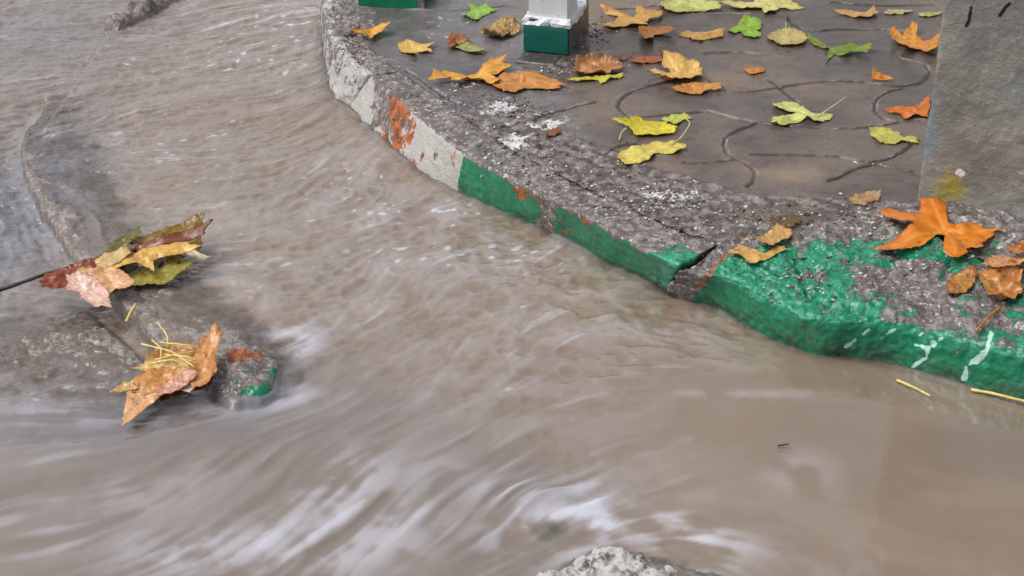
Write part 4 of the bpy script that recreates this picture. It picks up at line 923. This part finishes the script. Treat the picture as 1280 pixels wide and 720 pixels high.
for pts, z in ((((570, 225), (600, 270), (610, 300)), .046), (((530, 240), (640, 280), (740, 320)), .05), (((590, 160), (620, 215), (640, 245)), .034), (((600, 235), (680, 255), (760, 245)), .046),
               (((620, 280), (700, 300), (745, 295)), .052), (((580, 300), (660, 290), (735, 262)), .048), (((560, 315), (640, 310), (720, 318)), .05)):
    P = [at(0 + x / 3, 350 + y / 3, z + .004 * i) for i, (x, y) in enumerate(pts)]
    tag(tube('straw', P + np.stack([.004 * np.sin(np.arange(3) * 2.3), np.zeros(3), .006 * np.array([0, 1, -.6])], -1), .0016, M_STRAW), 'thin yellow straw tangled on top of the lower leaf drift', 'straw', sg)
def straw(label, pts, r=.0018, mat=None, z=.006, g=None):
    P = [at(x, y, z + .002 * i) for i, (x, y) in enumerate(pts)]
    tag(tube('straw', P, r, mat or M_STRAW), label, 'straw')
straw('short pale straw lying on the wet slab below the upper leaf drift', [(158, 402), (163, 390), (169, 380)], .0026, z=.02)
straw('short yellow straw floating free in calm water near the green kerb', [(1121, 475), (1142, 484), (1163, 495)], .0024, z=.004)
straw('long yellow straw afloat along the foot of the green kerb, right edge', [(1214, 487), (1238, 491), (1262, 497), (1300, 506)], .0026, z=.004)
straw('tiny brown twig scrap floating in the middle of the brown water', [(972, 557), (979, 556), (986, 555)], .0018, M_TWIG, z=.004)

# ---------------------------------------------------------------- loose grit and paint chips on the kerb tops
def chips(name, label, regions, n, cols, smin, smax, seed):
    rg = np.random.RandomState(seed); VV, FF, MI = [], [], []
    mats = [mat_plain('%s_%d' % (name, i), c, tuple(min(255, v + 18) for v in c), .3) for i, c in enumerate(cols)]
    base = np.array([(1, 0, 0), (-.6, .8, 0), (-.5, -.85, 0), (.1, .1, .8), (.3, -.3, .75), (0, 0, -.4)])
    FT = [(0, 1, 3), (1, 2, 3), (2, 4, 3), (2, 0, 4), (0, 3, 4), (1, 0, 5), (2, 1, 5), (0, 2, 5)]
    while len(VV) < n:
        poly_ = regions[rg.randint(len(regions))]; cx, cy, rx, ry = poly_
        p = hit(cx + rx * rg.randn() * .55, cy + ry * rg.randn() * .55)
        if p[2] < .03: continue
        s = smin + (smax - smin) * rg.rand() ** 3
        a = rg.rand() * 6.28; v = base * (1 + .35 * rg.randn(6, 3)) * s * np.array([1, .45 + .5 * rg.rand(), .5])
        R = np.array([[math.cos(a), -math.sin(a), 0], [math.sin(a), math.cos(a), 0], [0, 0, 1]])
        k_ = len(VV); VV.append(v @ R.T + p + np.array([0, 0, s * .15])); FF += [tuple(i + 6 * k_ for i in f) for f in FT]; MI += [rg.choice(len(cols), p=None)] * 8
    V_ = np.concatenate(VV); c = V_.mean(0)
    o = mesh_obj(name, V_, np.array(FF), None, c, smooth=False, mats=mats, midx=MI); tag(o, label, 'debris', kind='stuff')
chips('loose_grit', 'wet grit and pale paint chips scattered over the kerb tops, the palest also standing in for wet sparkle', [(650, 190, 60, 30), (720, 220, 70, 28), (790, 250, 70, 30), (860, 280, 60, 28), (840, 246, 30, 12), (960, 268, 60, 18), (1080, 270, 60, 18), (560, 130, 50, 30),
      (440, 60, 30, 35), (700, 90, 40, 20), (1150, 330, 110, 40), (1000, 350, 60, 25), (740, 40, 30, 20), (640, 135, 30, 12)], 3200,
      [(206, 202, 202), (196, 192, 190), (150, 144, 140), (96, 88, 84), (66, 58, 54), (128, 108, 94), (60, 52, 48)], .0011, .0062, 5)  # the palest chips also stand in for sparkle on wet grains

# ---------------------------------------------------------------- light, sky, camera
SUN_EL, SUN_AZ = rad(60), rad(-100)         # overcast: the bright part of the cloud stands high to the left
w = bpy.data.worlds.new('World'); S.world = w; w.use_nodes = True
nt = w.node_tree; nt.nodes.clear()
sky = nt.nodes.new('ShaderNodeTexSky'); sky.sky_type = 'NISHITA'; sky.sun_disc = False
sky.sun_elevation = SUN_EL; sky.sun_rotation = SUN_AZ; sky.air_density = 1.0; sky.dust_density = 5.0; sky.ozone_density = 1.0
hs = nt.nodes.new('ShaderNodeHueSaturation'); hs.inputs['Saturation'].default_value = .28
bg = nt.nodes.new('ShaderNodeBackground'); bg.inputs['Strength'].default_value = .14
wo = nt.nodes.new('ShaderNodeOutputWorld')
nt.links.new(sky.outputs[0], hs.inputs['Color']); nt.links.new(hs.outputs[0], bg.inputs[0]); nt.links.new(bg.outputs[0], wo.inputs[0])
sl = bpy.data.lights.new('overcast_sun', 'SUN'); sl.energy = 1.0; sl.angle = rad(35); sl.color = (1, .97, .93)
so = bpy.data.objects.new('overcast_sun', sl); COL.objects.link(so)
sd_ = Vector((math.sin(SUN_AZ) * math.cos(SUN_EL), math.cos(SUN_AZ) * math.cos(SUN_EL), math.sin(SUN_EL)))
so.rotation_euler = sd_.to_track_quat('Z', 'Y').to_euler(); so.location = (0, 3, 4)

cam = bpy.data.cameras.new('camera'); co = bpy.data.objects.new('camera', cam); COL.objects.link(co)
co.location = (0, 0, CAM_H); co.rotation_euler = (math.pi / 2 - PITCH, 0, 0)
cam.sensor_width = 36; cam.lens = 36 * FPX / 1280; cam.clip_start = .05; cam.clip_end = 200
S.camera = co
S.view_settings.view_transform = 'Standard'; S.view_settings.look = 'None'; S.view_settings.exposure = 0.25; S.view_settings.gamma = 1
